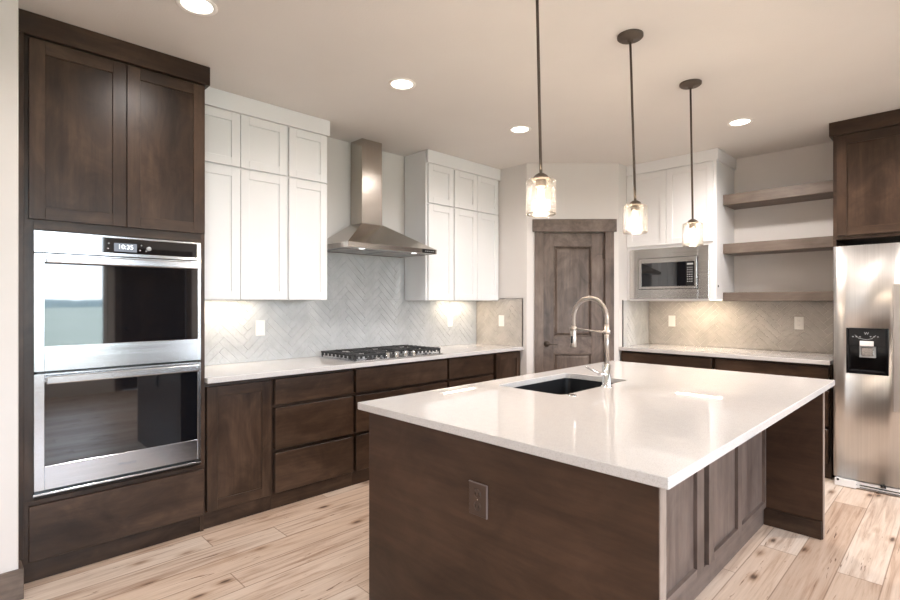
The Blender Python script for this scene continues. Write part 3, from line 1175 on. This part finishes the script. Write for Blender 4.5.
mw = thing('microwave', (1.745, 3.95, 1.392), 'built-in stainless microwave with black glass door in the white cabinet', 'microwave')
m = MB()
T0, T1, U0, U1 = 1.367, 2.125, 1.393, 1.888
I0, I1, J0, J1 = 1.456, 2.033, 1.487, 1.797
m.box(T0, I0, YM - .012, YM, U0, U1, bev=.002)
m.box(I1, T1, YM - .012, YM, U0, U1, bev=.002)
m.box(I0, I1, YM - .012, YM, J1, U1, bev=.001)
m.box(I0, I1, YM - .012, YM, U0, J0, bev=.001)
m.build('trim_kit', STEELX, mw)
MB().box(I0 + .001, I1 - .001, YM + .002, YB - .10, J0 + .001, J1 - .001).build('microwave_body', BLACKP, mw)
G0, G1, GZ0, GZ1 = 1.494, 2.002, 1.515, 1.748
I0 += .006; I1 -= .008; J0 += .006; J1 -= .006
m = MB()
m.box(I0, G0, YM - .018, YM + .002, J0, J1, bev=.0015)
m.box(G1, I1, YM - .018, YM + .002, J0, J1, bev=.0015)
m.box(G0, G1, YM - .018, YM + .002, GZ1, J1, bev=.001)
m.box(G0, G1, YM - .018, YM + .002, J0, GZ0, bev=.001)
dr = m.build('microwave_door', STEELX, mw)
MB().box(G0, 1.922, YM - .0165, YM + .002, GZ0, GZ1).build('door_glass', BLACKG, dr)
pc = MB().box(1.925, G1, YM - .0165, YM + .002, GZ0, GZ1).build('keypad', BLACKP, mw)
MB().box(1.936, 1.990, YM - .0172, YM - .016, GZ1 - .034, GZ1 - .018).build('display', GREYP, pc)
m = MB()
for r_ in range(7):
    for c_ in range(3):
        m.box(1.937 + c_ * .019, 1.947 + c_ * .019, YM - .0172, YM - .016, GZ1 - .062 - r_ * .022, GZ1 - .055 - r_ * .022)
m.build('keys', GREYP, pc)

for (z0, z1, lab) in ((2.262, 2.359, 'thick stained wooden floating shelf, the top one of the three'),
                      (1.812, 1.903, 'thick stained wooden floating shelf, the middle one of the three'),
                      (1.3715, 1.452, 'thick stained wooden floating shelf just above the tile, the lowest one')):
    o = MB().box(2.1895, 3.0525, 4.03, YB - .001, z0, z1, bev=.0025).build('floating_shelf', SHELFX, origin=(2.6, 4.2, z0))
    tag(o, lab, 'shelf', 'floating shelves beside the microwave cabinet')

YF = 3.700
base_unit(FB, 1.336, 2.213, -YF + .0, -YB + .014, 'dark wooden base cabinet under the microwave side of the back counter',
          [('d', 1.352, 2.200, .700, .862), ('d', 1.352, 2.200, .406, .677), ('d', 1.352, 2.200, .122, .382)], WX)
base_unit(FB, 2.214, 3.052, -YF + .0, -YB + .014, 'dark wooden base cabinet next to the refrigerator under the back counter',
          [('d', 2.228, 3.038, .700, .862), ('d', 2.228, 3.038, .406, .677), ('d', 2.228, 3.038, .122, .382)], WX)
o = MB().box(1.3365, 3.0525, 3.672, YB - .011, .8815, .914, bev=.0025).build('countertop', QUARTZ, origin=(2.2, 4.0, .882))
tag(o, 'white quartz countertop along the back wall between pantry and refrigerator', 'countertop')

# ------------------------------------------------------------------ refrigerator and its surround
fc = thing('refrigerator_cabinet', (3.55, 4.08, 0), 'dark wooden two-door cabinet above the refrigerator with panels down its sides', 'cabinet')
YC = 3.790
MB().box(3.053, 4.060, YC + .021, YB - .001, 1.845, 2.70).build('carcass', WZ, fc)
MB().box(3.053, 4.060, YC + .002, YC + .021, 1.845, 2.70, bev=.001).build('face_frame', WX, fc)
shaker(fc, FB, 3.079, 3.556, 1.872, 2.632, -YC + .018, .019, .062, .008, WZ, WX)
shaker(fc, FB, 3.560, 4.040, 1.872, 2.632, -YC + .018, .019, .062, .008, WZ, WX)
MB().box(3.031, 4.08, YC - .022, YC + .001, 2.648, ZC - .001, bev=.002).box(3.031, 3.053, YC + .001, YB - .001, 2.648, ZC - .001, bev=.001)\
    .build('crown_board', WX, fc)
for (p, q) in ((3.053, 3.073), (4.040, 4.060)):
    MB().box(p, q, YC + .001, YB - .001, 0, 1.844, bev=.001).build('side_panel', WZ, fc)

fg = thing('refrigerator', (3.55, 3.95, 0), 'stainless steel side-by-side refrigerator with black water dispenser at the right edge', 'refrigerator')
RX0, RX1, RY, RYB = 3.086, 4.004, 3.600, 4.30
SPL = 3.500
MB().box(RX0 + .006, RX1 - .006, RY + .075, RYB, .02, 1.765, bev=.004).build('refrigerator_body', GREYP, fg)


def curved_door(a0, a1, z0, z1, hole=None):
    """slightly bowed door skin, optional rectangular recess"""
    m = MB()
    xs = [a0 + (a1 - a0) * k / 14 for k in range(15)]
    zs = [z0, z1]
    if hole:
        xs = sorted(set([x for x in xs if not (hole[0] - .012 < x < hole[1] + .012)] + [hole[0], hole[1]]))
        zs = [z0, hole[2], hole[3], z1]
    mid, hw = (a0 + a1) / 2, (a1 - a0) / 2

    def fy(x):
        u = abs(x - mid) / hw
        return RY + .007 * u ** 2 + (.010 * max(0, (u - .93) / .07) ** 2)
    g = [[m.bm.verts.new((x, fy(x), z)) for z in zs] for x in xs]
    back = RY + .072
    gb_ = [[m.bm.verts.new((x, back, z)) for z in zs] for x in xs]
    for i in range(len(xs) - 1):
        for j in range(len(zs) - 1):
            if hole and abs(xs[i] - hole[0]) < 1e-6 and abs(zs[j] - hole[2]) < 1e-6:
                q = (i, j)
                for (A, B) in (((i, j), (i + 1, j)), ((i + 1, j), (i + 1, j + 1)), ((i + 1, j + 1), (i, j + 1)), ((i, j + 1), (i, j))):
                    m.bm.faces.new((g[A[0]][A[1]], g[B[0]][B[1]], gb_[B[0]][B[1]], gb_[A[0]][A[1]]))
                continue
            f = m.bm.faces.new((g[i][j], g[i + 1][j], g[i + 1][j + 1], g[i][j + 1]))
            f.smooth = True
            m.bm.faces.new((gb_[i][j], gb_[i][j + 1], gb_[i + 1][j + 1], gb_[i + 1][j]))
    for i in range(len(xs) - 1):
        for j in (0, len(zs) - 1):
            m.bm.faces.new((g[i][j], gb_[i][j], gb_[i + 1][j], g[i + 1][j]))
    for j in range(len(zs) - 1):
        for i in (0, len(xs) - 1):
            m.bm.faces.new((g[i][j], g[i][j + 1], gb_[i][j + 1], gb_[i][j]))
    bmesh.ops.recalc_face_normals(m.bm, faces=m.bm.faces[:])
    return m, fy


DH = (3.168, 3.398, .846, 1.170)
m, fy1 = curved_door(RX0, SPL - .002, .066, 1.776, DH)
fd = m.build('freezer_door', STEELZ, fg)
m, fy2 = curved_door(SPL + .002, RX1, .066, 1.776)
rd = m.build('refrigerator_door', STEELZ, fg)


def fhandle(xh, par):
    m = MB()
    yb_ = RY - .052
    m.box(xh - .024, xh + .024, yb_ - .014, yb_ + .006, .60, 1.49, bev=.006, seg=3)
    for z in (.63, 1.42):
        m.box(xh - .009, xh + .009, yb_ + .004, RY + .006, z, z + .035, bev=.003)
    m.build('handle', STEELZ, par)


fhandle(3.452, fd)
fhandle(3.548, rd)
# dispenser
dsp = thing('dispenser_tmp', (0, 0, 0), 'x', 'x')
bpy.data.objects.remove(dsp)
m = MB()
e = .010
m.box(DH[0] - .004, DH[0] + e, RY - .004, RY + .05, DH[2] - .004, DH[3] + .004, bev=.003)
m.box(DH[1] - e, DH[1] + .004, RY - .004, RY + .05, DH[2] - .004, DH[3] + .004, bev=.003)
m.box(DH[0] + e, DH[1] - e, RY - .004, RY + .05, DH[3] - .125, DH[3] + .004, bev=.003)
m.box(DH[0] + e, DH[1] - e, RY - .004, RY + .05, DH[2] - .004, DH[2] + .018, bev=.003)
m.box(DH[0] + e, DH[1] - e, RY + .046, RY + .060, DH[2] + .018, DH[3] - .125)
dp = m.build('water_dispenser', BLACKD, fd)
text_mesh('brand_letter', 'W', .026, FB, 3.281, -RY + .0045, DH[3] - .034, GREYP, dp, .0003)
m = MB()
for k in range(3):
    m.box(3.200 + k * .020, 3.208 + k * .020, RY - .0052, RY - .0035, DH[3] - .062, DH[3] - .056)
    m.box(3.300 + k * .020, 3.308 + k * .020, RY - .0052, RY - .0035, DH[3] - .058, DH[3] - .052)
m.tube([(3.215, RY - .0045, DH[3] - .045), (3.238, RY - .0045, DH[3] - .070), (3.281, RY - .0045, DH[3] - .078), (3.310, RY - .0045, DH[3] - .070), (3.333, RY - .0045, DH[3] - .045)], .0012, 6)
m.build('touch_keys', GREYP, dp)
MB().box(3.243, 3.321, RY - .008, RY + .0, 1.046, 1.082, bev=.002).build('nozzle_cover', PALEP, dp)
MB().box(3.251, 3.319, RY + .004, RY + .045, .975, 1.035, bev=.003).build('paddle', STEELX, dp)
MB().box(3.239, 3.331, RY + .010, RY + .046, .962, 1.046, bev=.002).build('paddle_housing', GREYP, dp)
MB().box(3.187, 3.379, RY - .002, RY + .04, .862, .868, bev=.001).build('drip_tray', BLACKP, dp)
# base grille
m = MB()
m.box(RX0 + .012, RX1 - .012, RY + .010, RY + .060, .008, .058, bev=.002)
gr = m.build('base_grille', PALEP, fg)
m = MB()
m.box(RX0 + .155, RX0 + .38, RY + .006, RY + .012, .030, .036)
m.box(RX0 + .155, RX0 + .38, RY + .006, RY + .012, .014, .018)
m.box(RX0 + .030, RX0 + .14, RY + .006, RY + .012, .030, .033)
m.build('grille_slot', BLACKP, gr)
MB().box(RX0 + .010, RX0 + .136, RY - .006, RY + .012, .004, .060, bev=.002).build('hinge_cover', PALEP, gr)
MB().lathe((RX0 + .03, RY - .0065, .050), [(0, 0), (.008, 0), (.008, .004), (0, .004)], 10, (0, -1, 0)).build('screw', BLACKP, gr)
MB().box(RX0 + .272, RX0 + .302, RY - .004, RY + .012, .046, .060, bev=.001).build('clip', BLACKP, gr)

fg.location.x -= .004

# ================================================================== ISLAND
isl = thing('kitchen_island', (2.55, 1.36, 0), 'dark wooden kitchen island body with panelled seating side in the foreground', 'kitchen island')
XI0, XI1, YI0, YI1 = 1.8696, 3.252, .1949, 2.5263
ZI = .882
m = MB()
m.box(1.935, 2.896, .266, 2.459, .10, ZI - .24)
m.box(1.935, 1.955, .266, 2.459, ZI - .24, ZI)
m.box(2.876, 2.896, .266, 2.459, ZI - .24, ZI)
m.box(1.955, 2.876, .266, .286, ZI - .24, ZI)
m.box(1.955, 2.876, 2.439, 2.459, ZI - .24, ZI)
m.box(1.990, 2.880, .266, 2.459, 0, .10)
m.build('island_carcass', WZ, isl)
IX = wood('stained_alder_island_panel', 'x', (0.030, 0.0145, 0.008), (0.055, 0.028, 0.016), (0.080, 0.042, 0.025), 0.42)
MB().box(1.916, 3.214, .225, .2655, 0, ZI, bev=.001).build('end_panel', IX, isl)
MB().box(1.916, 3.204, 2.4595, 2.500, 0, ZI, bev=.001).build('end_panel', IX, isl)
EDG = wood('daylit_alder_edge', 'z', (0.22, 0.165, 0.135), (0.30, 0.235, 0.195), (0.38, 0.30, 0.255), 0.5, knots=False)  # daylight on the panel edges, put into a paler wood colour
MB().box(3.2141, 3.2175, .2255, .265, 0.002, ZI, bev=.0005).build('daylit_edge', EDG, isl, label='end panel edge coloured pale as if daylit')
MB().box(3.2041, 3.2075, 2.460, 2.4995, 0.002, ZI, bev=.0005).build('daylit_edge', EDG, isl, label='end panel edge coloured pale as if daylit')
MB().box(2.9105, 3.200, 2.449, 2.459, 0, .105, bev=.002).build('base_moulding', WX, isl)
# seating side: recessed-panel fronts
FI = Frame((0, 0, 0), (0, 1, 0), (1, 0, 0))
SW = wood('sky_sheen_alder_side', 'z', (0.075, 0.052, 0.043), (0.15, 0.110, 0.092), (0.21, 0.160, 0.135), 0.42)  # both seating-side woods are lightened to paint in the sky sheen
SWY = wood('sky_sheen_alder_rail', 'y', (0.075, 0.052, 0.043), (0.15, 0.110, 0.092), (0.21, 0.160, 0.135), 0.42)
MB().box(.266, 2.459, 2.8965, 2.909, 0, .104, FI, .001).build('base_board', SWY, isl)
def wains(a0, a1, splits):
    """a frame of stiles and rails with recessed panels between splits"""
    z0, z1, n, th = .106, ZI, 2.921, .0245
    m = MB()
    for (p, q) in splits:
        m.box(p, q, n - th, n, z0, z1, FI, .001, SW)
    for (s0, s1) in zip(splits[:-1], splits[1:]):
        m.box(s0[1], s1[0], n - th, n, z1 - .075, z1, FI, .001, SWY)
        m.box(s0[1], s1[0], n - th, n, z0, z0 + .036, FI, .001, SWY)
    f = m.build('panel_frame', SW, isl)
    for (s0, s1) in zip(splits[:-1], splits[1:]):
        MB().box(s0[1], s1[0], n - th, n - .017, z0 + .036, z1 - .075, FI).build('recessed_panel', SW, f)
wains(.268, 1.412, [(.268, .345), (.805, .875), (1.325, 1.412)])
wains(1.477, 2.459, [(1.477, 1.547), (1.917, 1.985), (2.440, 2.4585)])
# outlet on the near end
ot = thing('electrical_outlet', (2.573, .224, .665), 'dark brown electrical outlet on the near end of the island', 'outlet')
m = MB()
m.box(2.531, 2.615, .2185, .2248, .608, .723, bev=.002, m=OUTD)
m.box(2.6135, 2.6165, .2180, .2249, .608, .723, m=OUTE)
m.box(2.531, 2.615, .2180, .2249, .7215, .7240, m=OUTE)
m.build('cover_plate', OUTD, ot)
for zc_ in (.643, .688):
    s_ = MB().lathe((2.573, .2188, zc_), [(0, 0), (.0165, 0), (.0165, .0015), (.014, .0025), (0, .0025)], 20, (0, -1, 0)).build('socket', OUTD, ot)
    MB().box(2.565, 2.567, .2156, .2164, zc_ - .005, zc_ + .005).box(2.579, 2.581, .2156, .2164, zc_ - .005, zc_ + .005).build('slots', BLACKP, s_)
MB().lathe((2.573, .2188, .6655), [(0, 0), (.003, 0), (.002, .001), (0, .0012)], 10, (0, -1, 0)).build('screw', CHROME, ot)

# island countertop with sink cut-out
SX0, SX1, SY0, SY1 = 2.000, 2.415, 1.000, 1.690
def slab_hole(x0, x1, y0, y1, hx0, hx1, hy0, hy1, z0, z1, r=.035, seg=5):
    bm = bmesh.new()
    def rr(x0, x1, y0, y1, r, seg):
        P = []
        for (cx_, cy_, a) in ((x1 - r, y1 - r, 0), (x0 + r, y1 - r, 90), (x0 + r, y0 + r, 180), (x1 - r, y0 + r, 270)):
            for k in range(seg + 1):
                t = math.radians(a + 90 * k / seg)
                P.append((cx_ + r * math.cos(t), cy_ + r * math.sin(t)))
        return P
    out = rr(x0, x1, y0, y1, .004, seg)
    inn = rr(hx0, hx1, hy0, hy1, r, seg)
    n = len(out)
    L = {}
    for nm, P, z in (('ot', out, z1), ('ob', out, z0), ('it', inn, z1), ('ib', inn, z0)):
        L[nm] = [bm.verts.new((p[0], p[1], z)) for p in P]
    for i in range(n):
        j = (i + 1) % n
        bm.faces.new((L['ot'][i], L['ot'][j], L['it'][j], L['it'][i]))
        bm.faces.new((L['ob'][j], L['ob'][i], L['ib'][i], L['ib'][j]))
        bm.faces.new((L['ob'][i], L['ob'][j], L['ot'][j], L['ot'][i]))
        bm.faces.new((L['it'][i], L['it'][j], L['ib'][j], L['ib'][i]))
    bmesh.ops.recalc_face_normals(bm, faces=bm.faces[:])
    es = [e for e in bm.edges if len(e.link_faces) == 2 and abs(e.calc_face_angle(0) - math.pi / 2) < .3 and abs(e.verts[0].co.z - e.verts[1].co.z) < 1e-6]
    bmesh.ops.bevel(bm, geom=es, offset=.002, segments=1, affect='EDGES')
    return bm, inn
ci = MB()
ci.bm.free()
ci.bm, inn = slab_hole(XI0, XI1, YI0, YI1, SX0, SX1, SY0, SY1, .8825, .914)
o = ci.build('countertop', QUARTZ, origin=(2.55, 1.36, .8825))
tag(o, 'large white quartz island countertop with sink cut-out', 'countertop')

sk = thing('kitchen_sink', (2.21, 1.345, .68), 'black undermount sink in the island countertop', 'sink')
m = MB()
def ringpts(x0, x1, y0, y1, z, r=.035, seg=5):
    P = []
    for (cx_, cy_, a) in ((x1 - r, y1 - r, 0), (x0 + r, y1 - r, 90), (x0 + r, y0 + r, 180), (x1 - r, y0 + r, 270)):
        for k in range(seg + 1):
            t = math.radians(a + 90 * k / seg)
            P.append(Vector((cx_ + r * math.cos(t), cy_ + r * math.sin(t), z)))
    return P
lv = [ringpts(SX0 - .018, SX1 + .018, SY0 - .018, SY1 + .018, .8815),
      ringpts(SX0 - .003, SX1 + .003, SY0 - .003, SY1 + .003, .8815),
      ringpts(SX0 + .004, SX1 - .004, SY0 + .004, SY1 - .004, .72),
      ringpts(SX0 + .022, SX1 - .022, SY0 + .022, SY1 - .022, .695),
      ringpts(SX0 + .12, SX1 - .12, SY0 + .25, SY1 - .25, .688)]
R_ = [[m.bm.verts.new(p) for p in L_] for L_ in lv]
out_ = [[m.bm.verts.new(p) for p in ringpts(SX0 - .018, SX1 + .018, SY0 - .018, SY1 + .018, z)] for z in (.8815, .67)]
seq = [out_[1], R_[0]] + R_[1:]
for A, B in zip(seq[:-1], seq[1:]):
    for i in range(len(A)):
        j = (i + 1) % len(A)
        f = m.bm.faces.new((A[i], A[j], B[j], B[i]))
        f.smooth = False
m.bm.faces.new(R_[-1])
m.bm.faces.new(out_[1])
bmesh.ops.delete(m.bm, geom=out_[0], context='VERTS')
bmesh.ops.recalc_face_normals(m.bm, faces=m.bm.faces[:])
m.build('sink_bowl', SINKM, sk)
MB().lathe((2.21, 1.345, .6885), [(0, .001), (.030, .001), (.043, .003), (.043, 0), (0, 0)], 28).build('drain', CHROME, sk)

# ------------------------------------------------------------------ faucet
fa = thing('kitchen_faucet', (2.47, 1.37, .914), 'tall brushed nickel spring-neck pull-down faucet beside the island sink', 'faucet')
bx, by = 2.452, 1.362
MB().lathe((bx, by, .914), [(0, 0), (.029, 0), (.029, .005), (.024, .009), (.0225, .012), (.0215, .118), (.017, .124), (0, .124)], 28).build('faucet_body', CHROME, fa)
MB().tube([(bx, by, 1.035), (bx, by, 1.245)], .0125, 18).build('riser', NICKEL, fa)
# arc towards -x
hx = bx - .200
arc = []
rad = (bx - hx) / 2
for k in range(41):
    t = math.pi * k / 40
    arc.append(Vector((bx - rad + rad * math.cos(t), by, 1.275 + rad * 1.08 * math.sin(t))))
path = [Vector((bx, by, 1.235)), Vector((bx, by, 1.255))] + arc + [Vector((hx, by, 1.25)), Vector((hx, by, 1.225))]
MB().tube(path, .0085, 12).build('hose', NICKEL, fa)
# spring coil
cum = [0]
for a, b in zip(path[:-1], path[1:]):
    cum.append(cum[-1] + (b - a).length)
tot = cum[-1]
turns, steps = 58, 58 * 9
cp_, k = [], 0
for i in range(steps + 1):
    sD = tot * i / steps
    while k < len(cum) - 2 and cum[k + 1] < sD:
        k += 1
    f_ = (sD - cum[k]) / max(1e-9, cum[k + 1] - cum[k])
    p = path[k].lerp(path[k + 1], f_)
    t = (path[k + 1] - path[k]).normalized()
    u = Vector((0, 1, 0))
    w = t.cross(u)
    an = 2 * math.pi * turns * i / steps
    cp_.append(p + (u * math.cos(an) + w * math.sin(an)) * .0115)
MB().tube(cp_, .0022, 5).build('spring_coil', NICKEL, fa)
sh = MB().lathe((hx, by, 1.232), [(0, 0), (.013, 0), (.0155, -.006), (.0155, -.055), (.0175, -.065), (.0175, -.115), (.015, -.120), (0, -.120)], 24)\
    .build('spray_head', NICKEL, fa)
MB().box(hx - .006, hx + .006, by - .0195, by - .0165, 1.135, 1.175, bev=.002).build('spray_button', BLACKP, sh)
m = MB().tube([(bx, by, 1.203), (hx + .012, by, 1.214)], .005, 10)
m.lathe((bx, by, 1.194), [(.0128, 0), (.018, 0), (.018, .02), (.0128, .02)], 20, close=True)
m.lathe((hx, by, 1.206), [(.0160, 0), (.0195, 0), (.0195, .016), (.0160, .016)], 20, close=True)
m.build('holder_arm', NICKEL, fa)
m = MB().tube([(bx, by - .0, .985), (bx - .02, by - .045, .985)], .0105, 14)
m.tube([(bx - .018, by - .036, .985), (bx - .048, by - .056, 1.004), (bx - .078, by - .076, 1.023)], [.0065, .0055, .005], 12)
m.build('lever', CHROME, fa)
b_ = MB().lathe((2.453, 1.024, .914), [(0, 0), (.023, 0), (.023, .003), (.018, .005), (.016, .0035), (0, .0035)], 24).build('air_switch', CHROME, origin=(2.453, 1.024, .914))
tag(b_, 'small round chrome disposal button set in the island counter before the sink', 'button')

# ================================================================== OUTLETS ON THE TILE
def outlet(F, a, n, z, label, kind='decora', mat=WHITEP):
    t = thing('electrical_outlet' if kind != 'switch' else 'light_switch', F(a, n, z), label, 'outlet' if kind != 'switch' else 'switch')
    MB().box(a - .036, a + .036, n - .003, n + .0045, z - .058, z + .058, F, .0015).build('cover_plate', mat, t)
    MB().box(a - .0165, a + .0165, n + .004, n + .0062, z - .0335, z + .0335, F, .0008).build('rocker' if kind == 'switch' else 'socket', mat, t)
    if kind != 'switch':
        m = MB()
        for dz in (-.019, .019):
            for da_ in (-.006, .006):
                m.box(a + da_ - .001, a + da_ + .001, n + .0060, n + .0066, z + dz - .004, z + dz + .005, F)
        m.build('slots', GREYP, t)
    return t


outlet(FL, .585, .009, 1.166, 'white outlet on the left wall tile between oven tower and cooktop')
outlet(FL, 2.612, .009, 1.166, 'white outlet on the left wall tile right of the cooktop')
outlet(FB, .365, -3.019, 1.168, 'white switch on the short tile panel left of the pantry door', 'switch')
outlet(FB, 1.592, -4.351, 1.163, 'white switch on the beige tile below the microwave', 'switch')
outlet(FB, 2.722, -4.351, 1.174, 'white outlet on the beige tile below the shelves near the refrigerator')

# ================================================================== LAMPS
def can(x, y, label, watts=LAMP_W, grp='recessed ceiling lights'):
    t = thing('recessed_light', (x, y, ZC), label, 'ceiling light', grp)
    MB().lathe((x, y, ZC), [(.066, -.001), (.070, -.005), (.086, -.006), (.090, -.001), (.090, 0), (.066, 0)], 40, close=True).build('trim_ring', WHITEP, t)
    MB().lathe((x, y, ZC - .001), [(0, -.003), (.060, -.0025), (.0665, 0), (0, 0)], 40).build('lens', LENS, t)
    light('recessed_light_lamp', 'SPOT', (x, y, ZC - .03), watts, LAMP_COL, spot_size=math.radians(165), spot_blend=.9, shadow_soft_size=.065)
    return t


can(1.250, -.277, 'recessed ceiling light nearest the oven tower at the top left', 27)
can(1.251, .957, 'recessed ceiling light in front of the cabinets left of the hood', 30)
can(1.255, 2.176, 'recessed ceiling light in front of the corner cabinets by the pantry', 38)
can(2.552, 3.253, 'recessed ceiling light before the shelves, right of the pendants', 62)
for (x, y, w_) in ((1.6, -2.3, 24), (3.9, 3.0, 80), (4.4, 1.2, 60), (5.4, 2.2, 50), (3.2, -2.4, 34), (4.6, -1.0, 40), (5.4, -2.6, 34)):  # unseen cans added to raise the room's brightness
    can(x, y, 'added ceiling fill light outside the picture', w_, 'added ceiling fill lights outside the picture')

SH = (-.018 * math.cos(YAW) * -1, .018 * math.sin(YAW))
for i, (y, zt_, lab) in enumerate(((.602, 1.896, 'bronze pendant lamp with hammered glass shade nearest the camera'),
                                   (1.428, 1.900, 'bronze pendant lamp with hammered glass shade, middle of the three over the island'),
                                   (2.254, 1.898, 'bronze pendant lamp with hammered glass shade nearest the refrigerator end of the island'))):
    x = 2.55
    t = thing('pendant_lamp', (x, y, ZC), lab, 'pendant lamp', 'pendant lamps over the island')
    MB().lathe((x, y, ZC), [(0, 0), (.065, 0), (.065, -.012), (.058, -.018), (.016, -.021), (.013, -.034), (0, -.034)], 36).build('canopy', BRONZE, t)
    dsh = (.018, .026, .014)[i]
    zt_ -= .011
    sx, sy = x + .7024 * dsh, y + .7118 * dsh
    MB().tube([(x, y, ZC - .03), (sx, sy, zt_ - .002)], .0062, 12).build('rod', BRONZE, t)
    MB().lathe((sx, sy, zt_), [(0, .004), (.012, .003), (.026, -.006), (.034, -.018), (.035, -.024), (0, -.024)], 32).build('shade_cap', BRONZE, t)
    MB().lathe((sx, sy, zt_ - .024), [(0, 0), (.022, 0), (.022, -.026), (.017, -.032), (0, -.032)], 24).build('socket', BRONZE, t)
    zg1, zg0 = zt_ - .022, zt_ - .166
    r = .0605
    m = MB()
    prof = [(.020, zg1), (.050, zg1), (r - .001, zg1 - .006), (r, zg1 - .014), (r, zg0 + .014), (r - .001, zg0 + .002), (r - .003, zg0)]
    m.lathe((sx, sy, 0), prof, 48)
    for v in m.bm.verts:
        d_ = (Vector((v.co.x, v.co.y, 0)) - Vector((sx, sy, 0)))
        a = math.atan2(d_.y, d_.x)
        v.co += d_.normalized() * .0012 * math.sin(a * 9 + v.co.z * 120)
    m.build('glass_shade', SEEDED, t)
    MB().lathe((sx, sy, zg0), [(r - .0045, 0), (r - .001, 0), (r + .0005, .003), (r - .001, .006), (r - .0045, .006)], 40, close=True).build('glass_rim', SEEDED, t)
    bt_ = zt_ - .062
    MB().lathe((sx, sy, bt_), [(0, 0), (.010, 0), (.011, -.010), (.014, -.030), (.014, -.050), (.012, -.066), (.007, -.078), (0, -.081)], 24).build('bulb', FIL, t)
    light('pendant_lamp_bulb', 'POINT', (sx, sy, bt_ - .045), PEND_W, (1.0, .80, .60), shadow_soft_size=.03)

# under-cabinet LED bars
def led(F, a0, a1, n, z, label, energy):
    p = F((a0 + a1) / 2, n, z)
    t = thing('under_cabinet_light', p, label, 'light', 'under-cabinet lights')
    MB().box(a0 - .012, a1 + .012, n - .014, n + .014, z - .006, z, F, .001).build('housing', WHITEP, t)
    MB().box(a0, a1, n - .005, n + .005, z - .0075, z - .0058, F).build('lens', UCL, t)
    L = light('under_cabinet_light_lamp', 'AREA', p - Vector((0, 0, .012)), energy, (1, .82, .60), shape='RECTANGLE', size=a1 - a0, size_y=.01)
    if F is FL:
        L.rotation_euler = (0, 0, math.pi / 2)
    return t


led(FL, .06, .50, .11, ZU0 + .0095, 'slim LED bar under the white cabinets beside the oven tower', UNDER_W * .5)
led(FL, 2.43, 2.87, .11, ZU0 + .0095, 'slim LED bar under the white cabinets right of the hood', UNDER_W * .45)
led(FB, 1.73, 2.15, -4.12, 1.3885, 'slim LED bar under the microwave cabinet', UNDER_W)
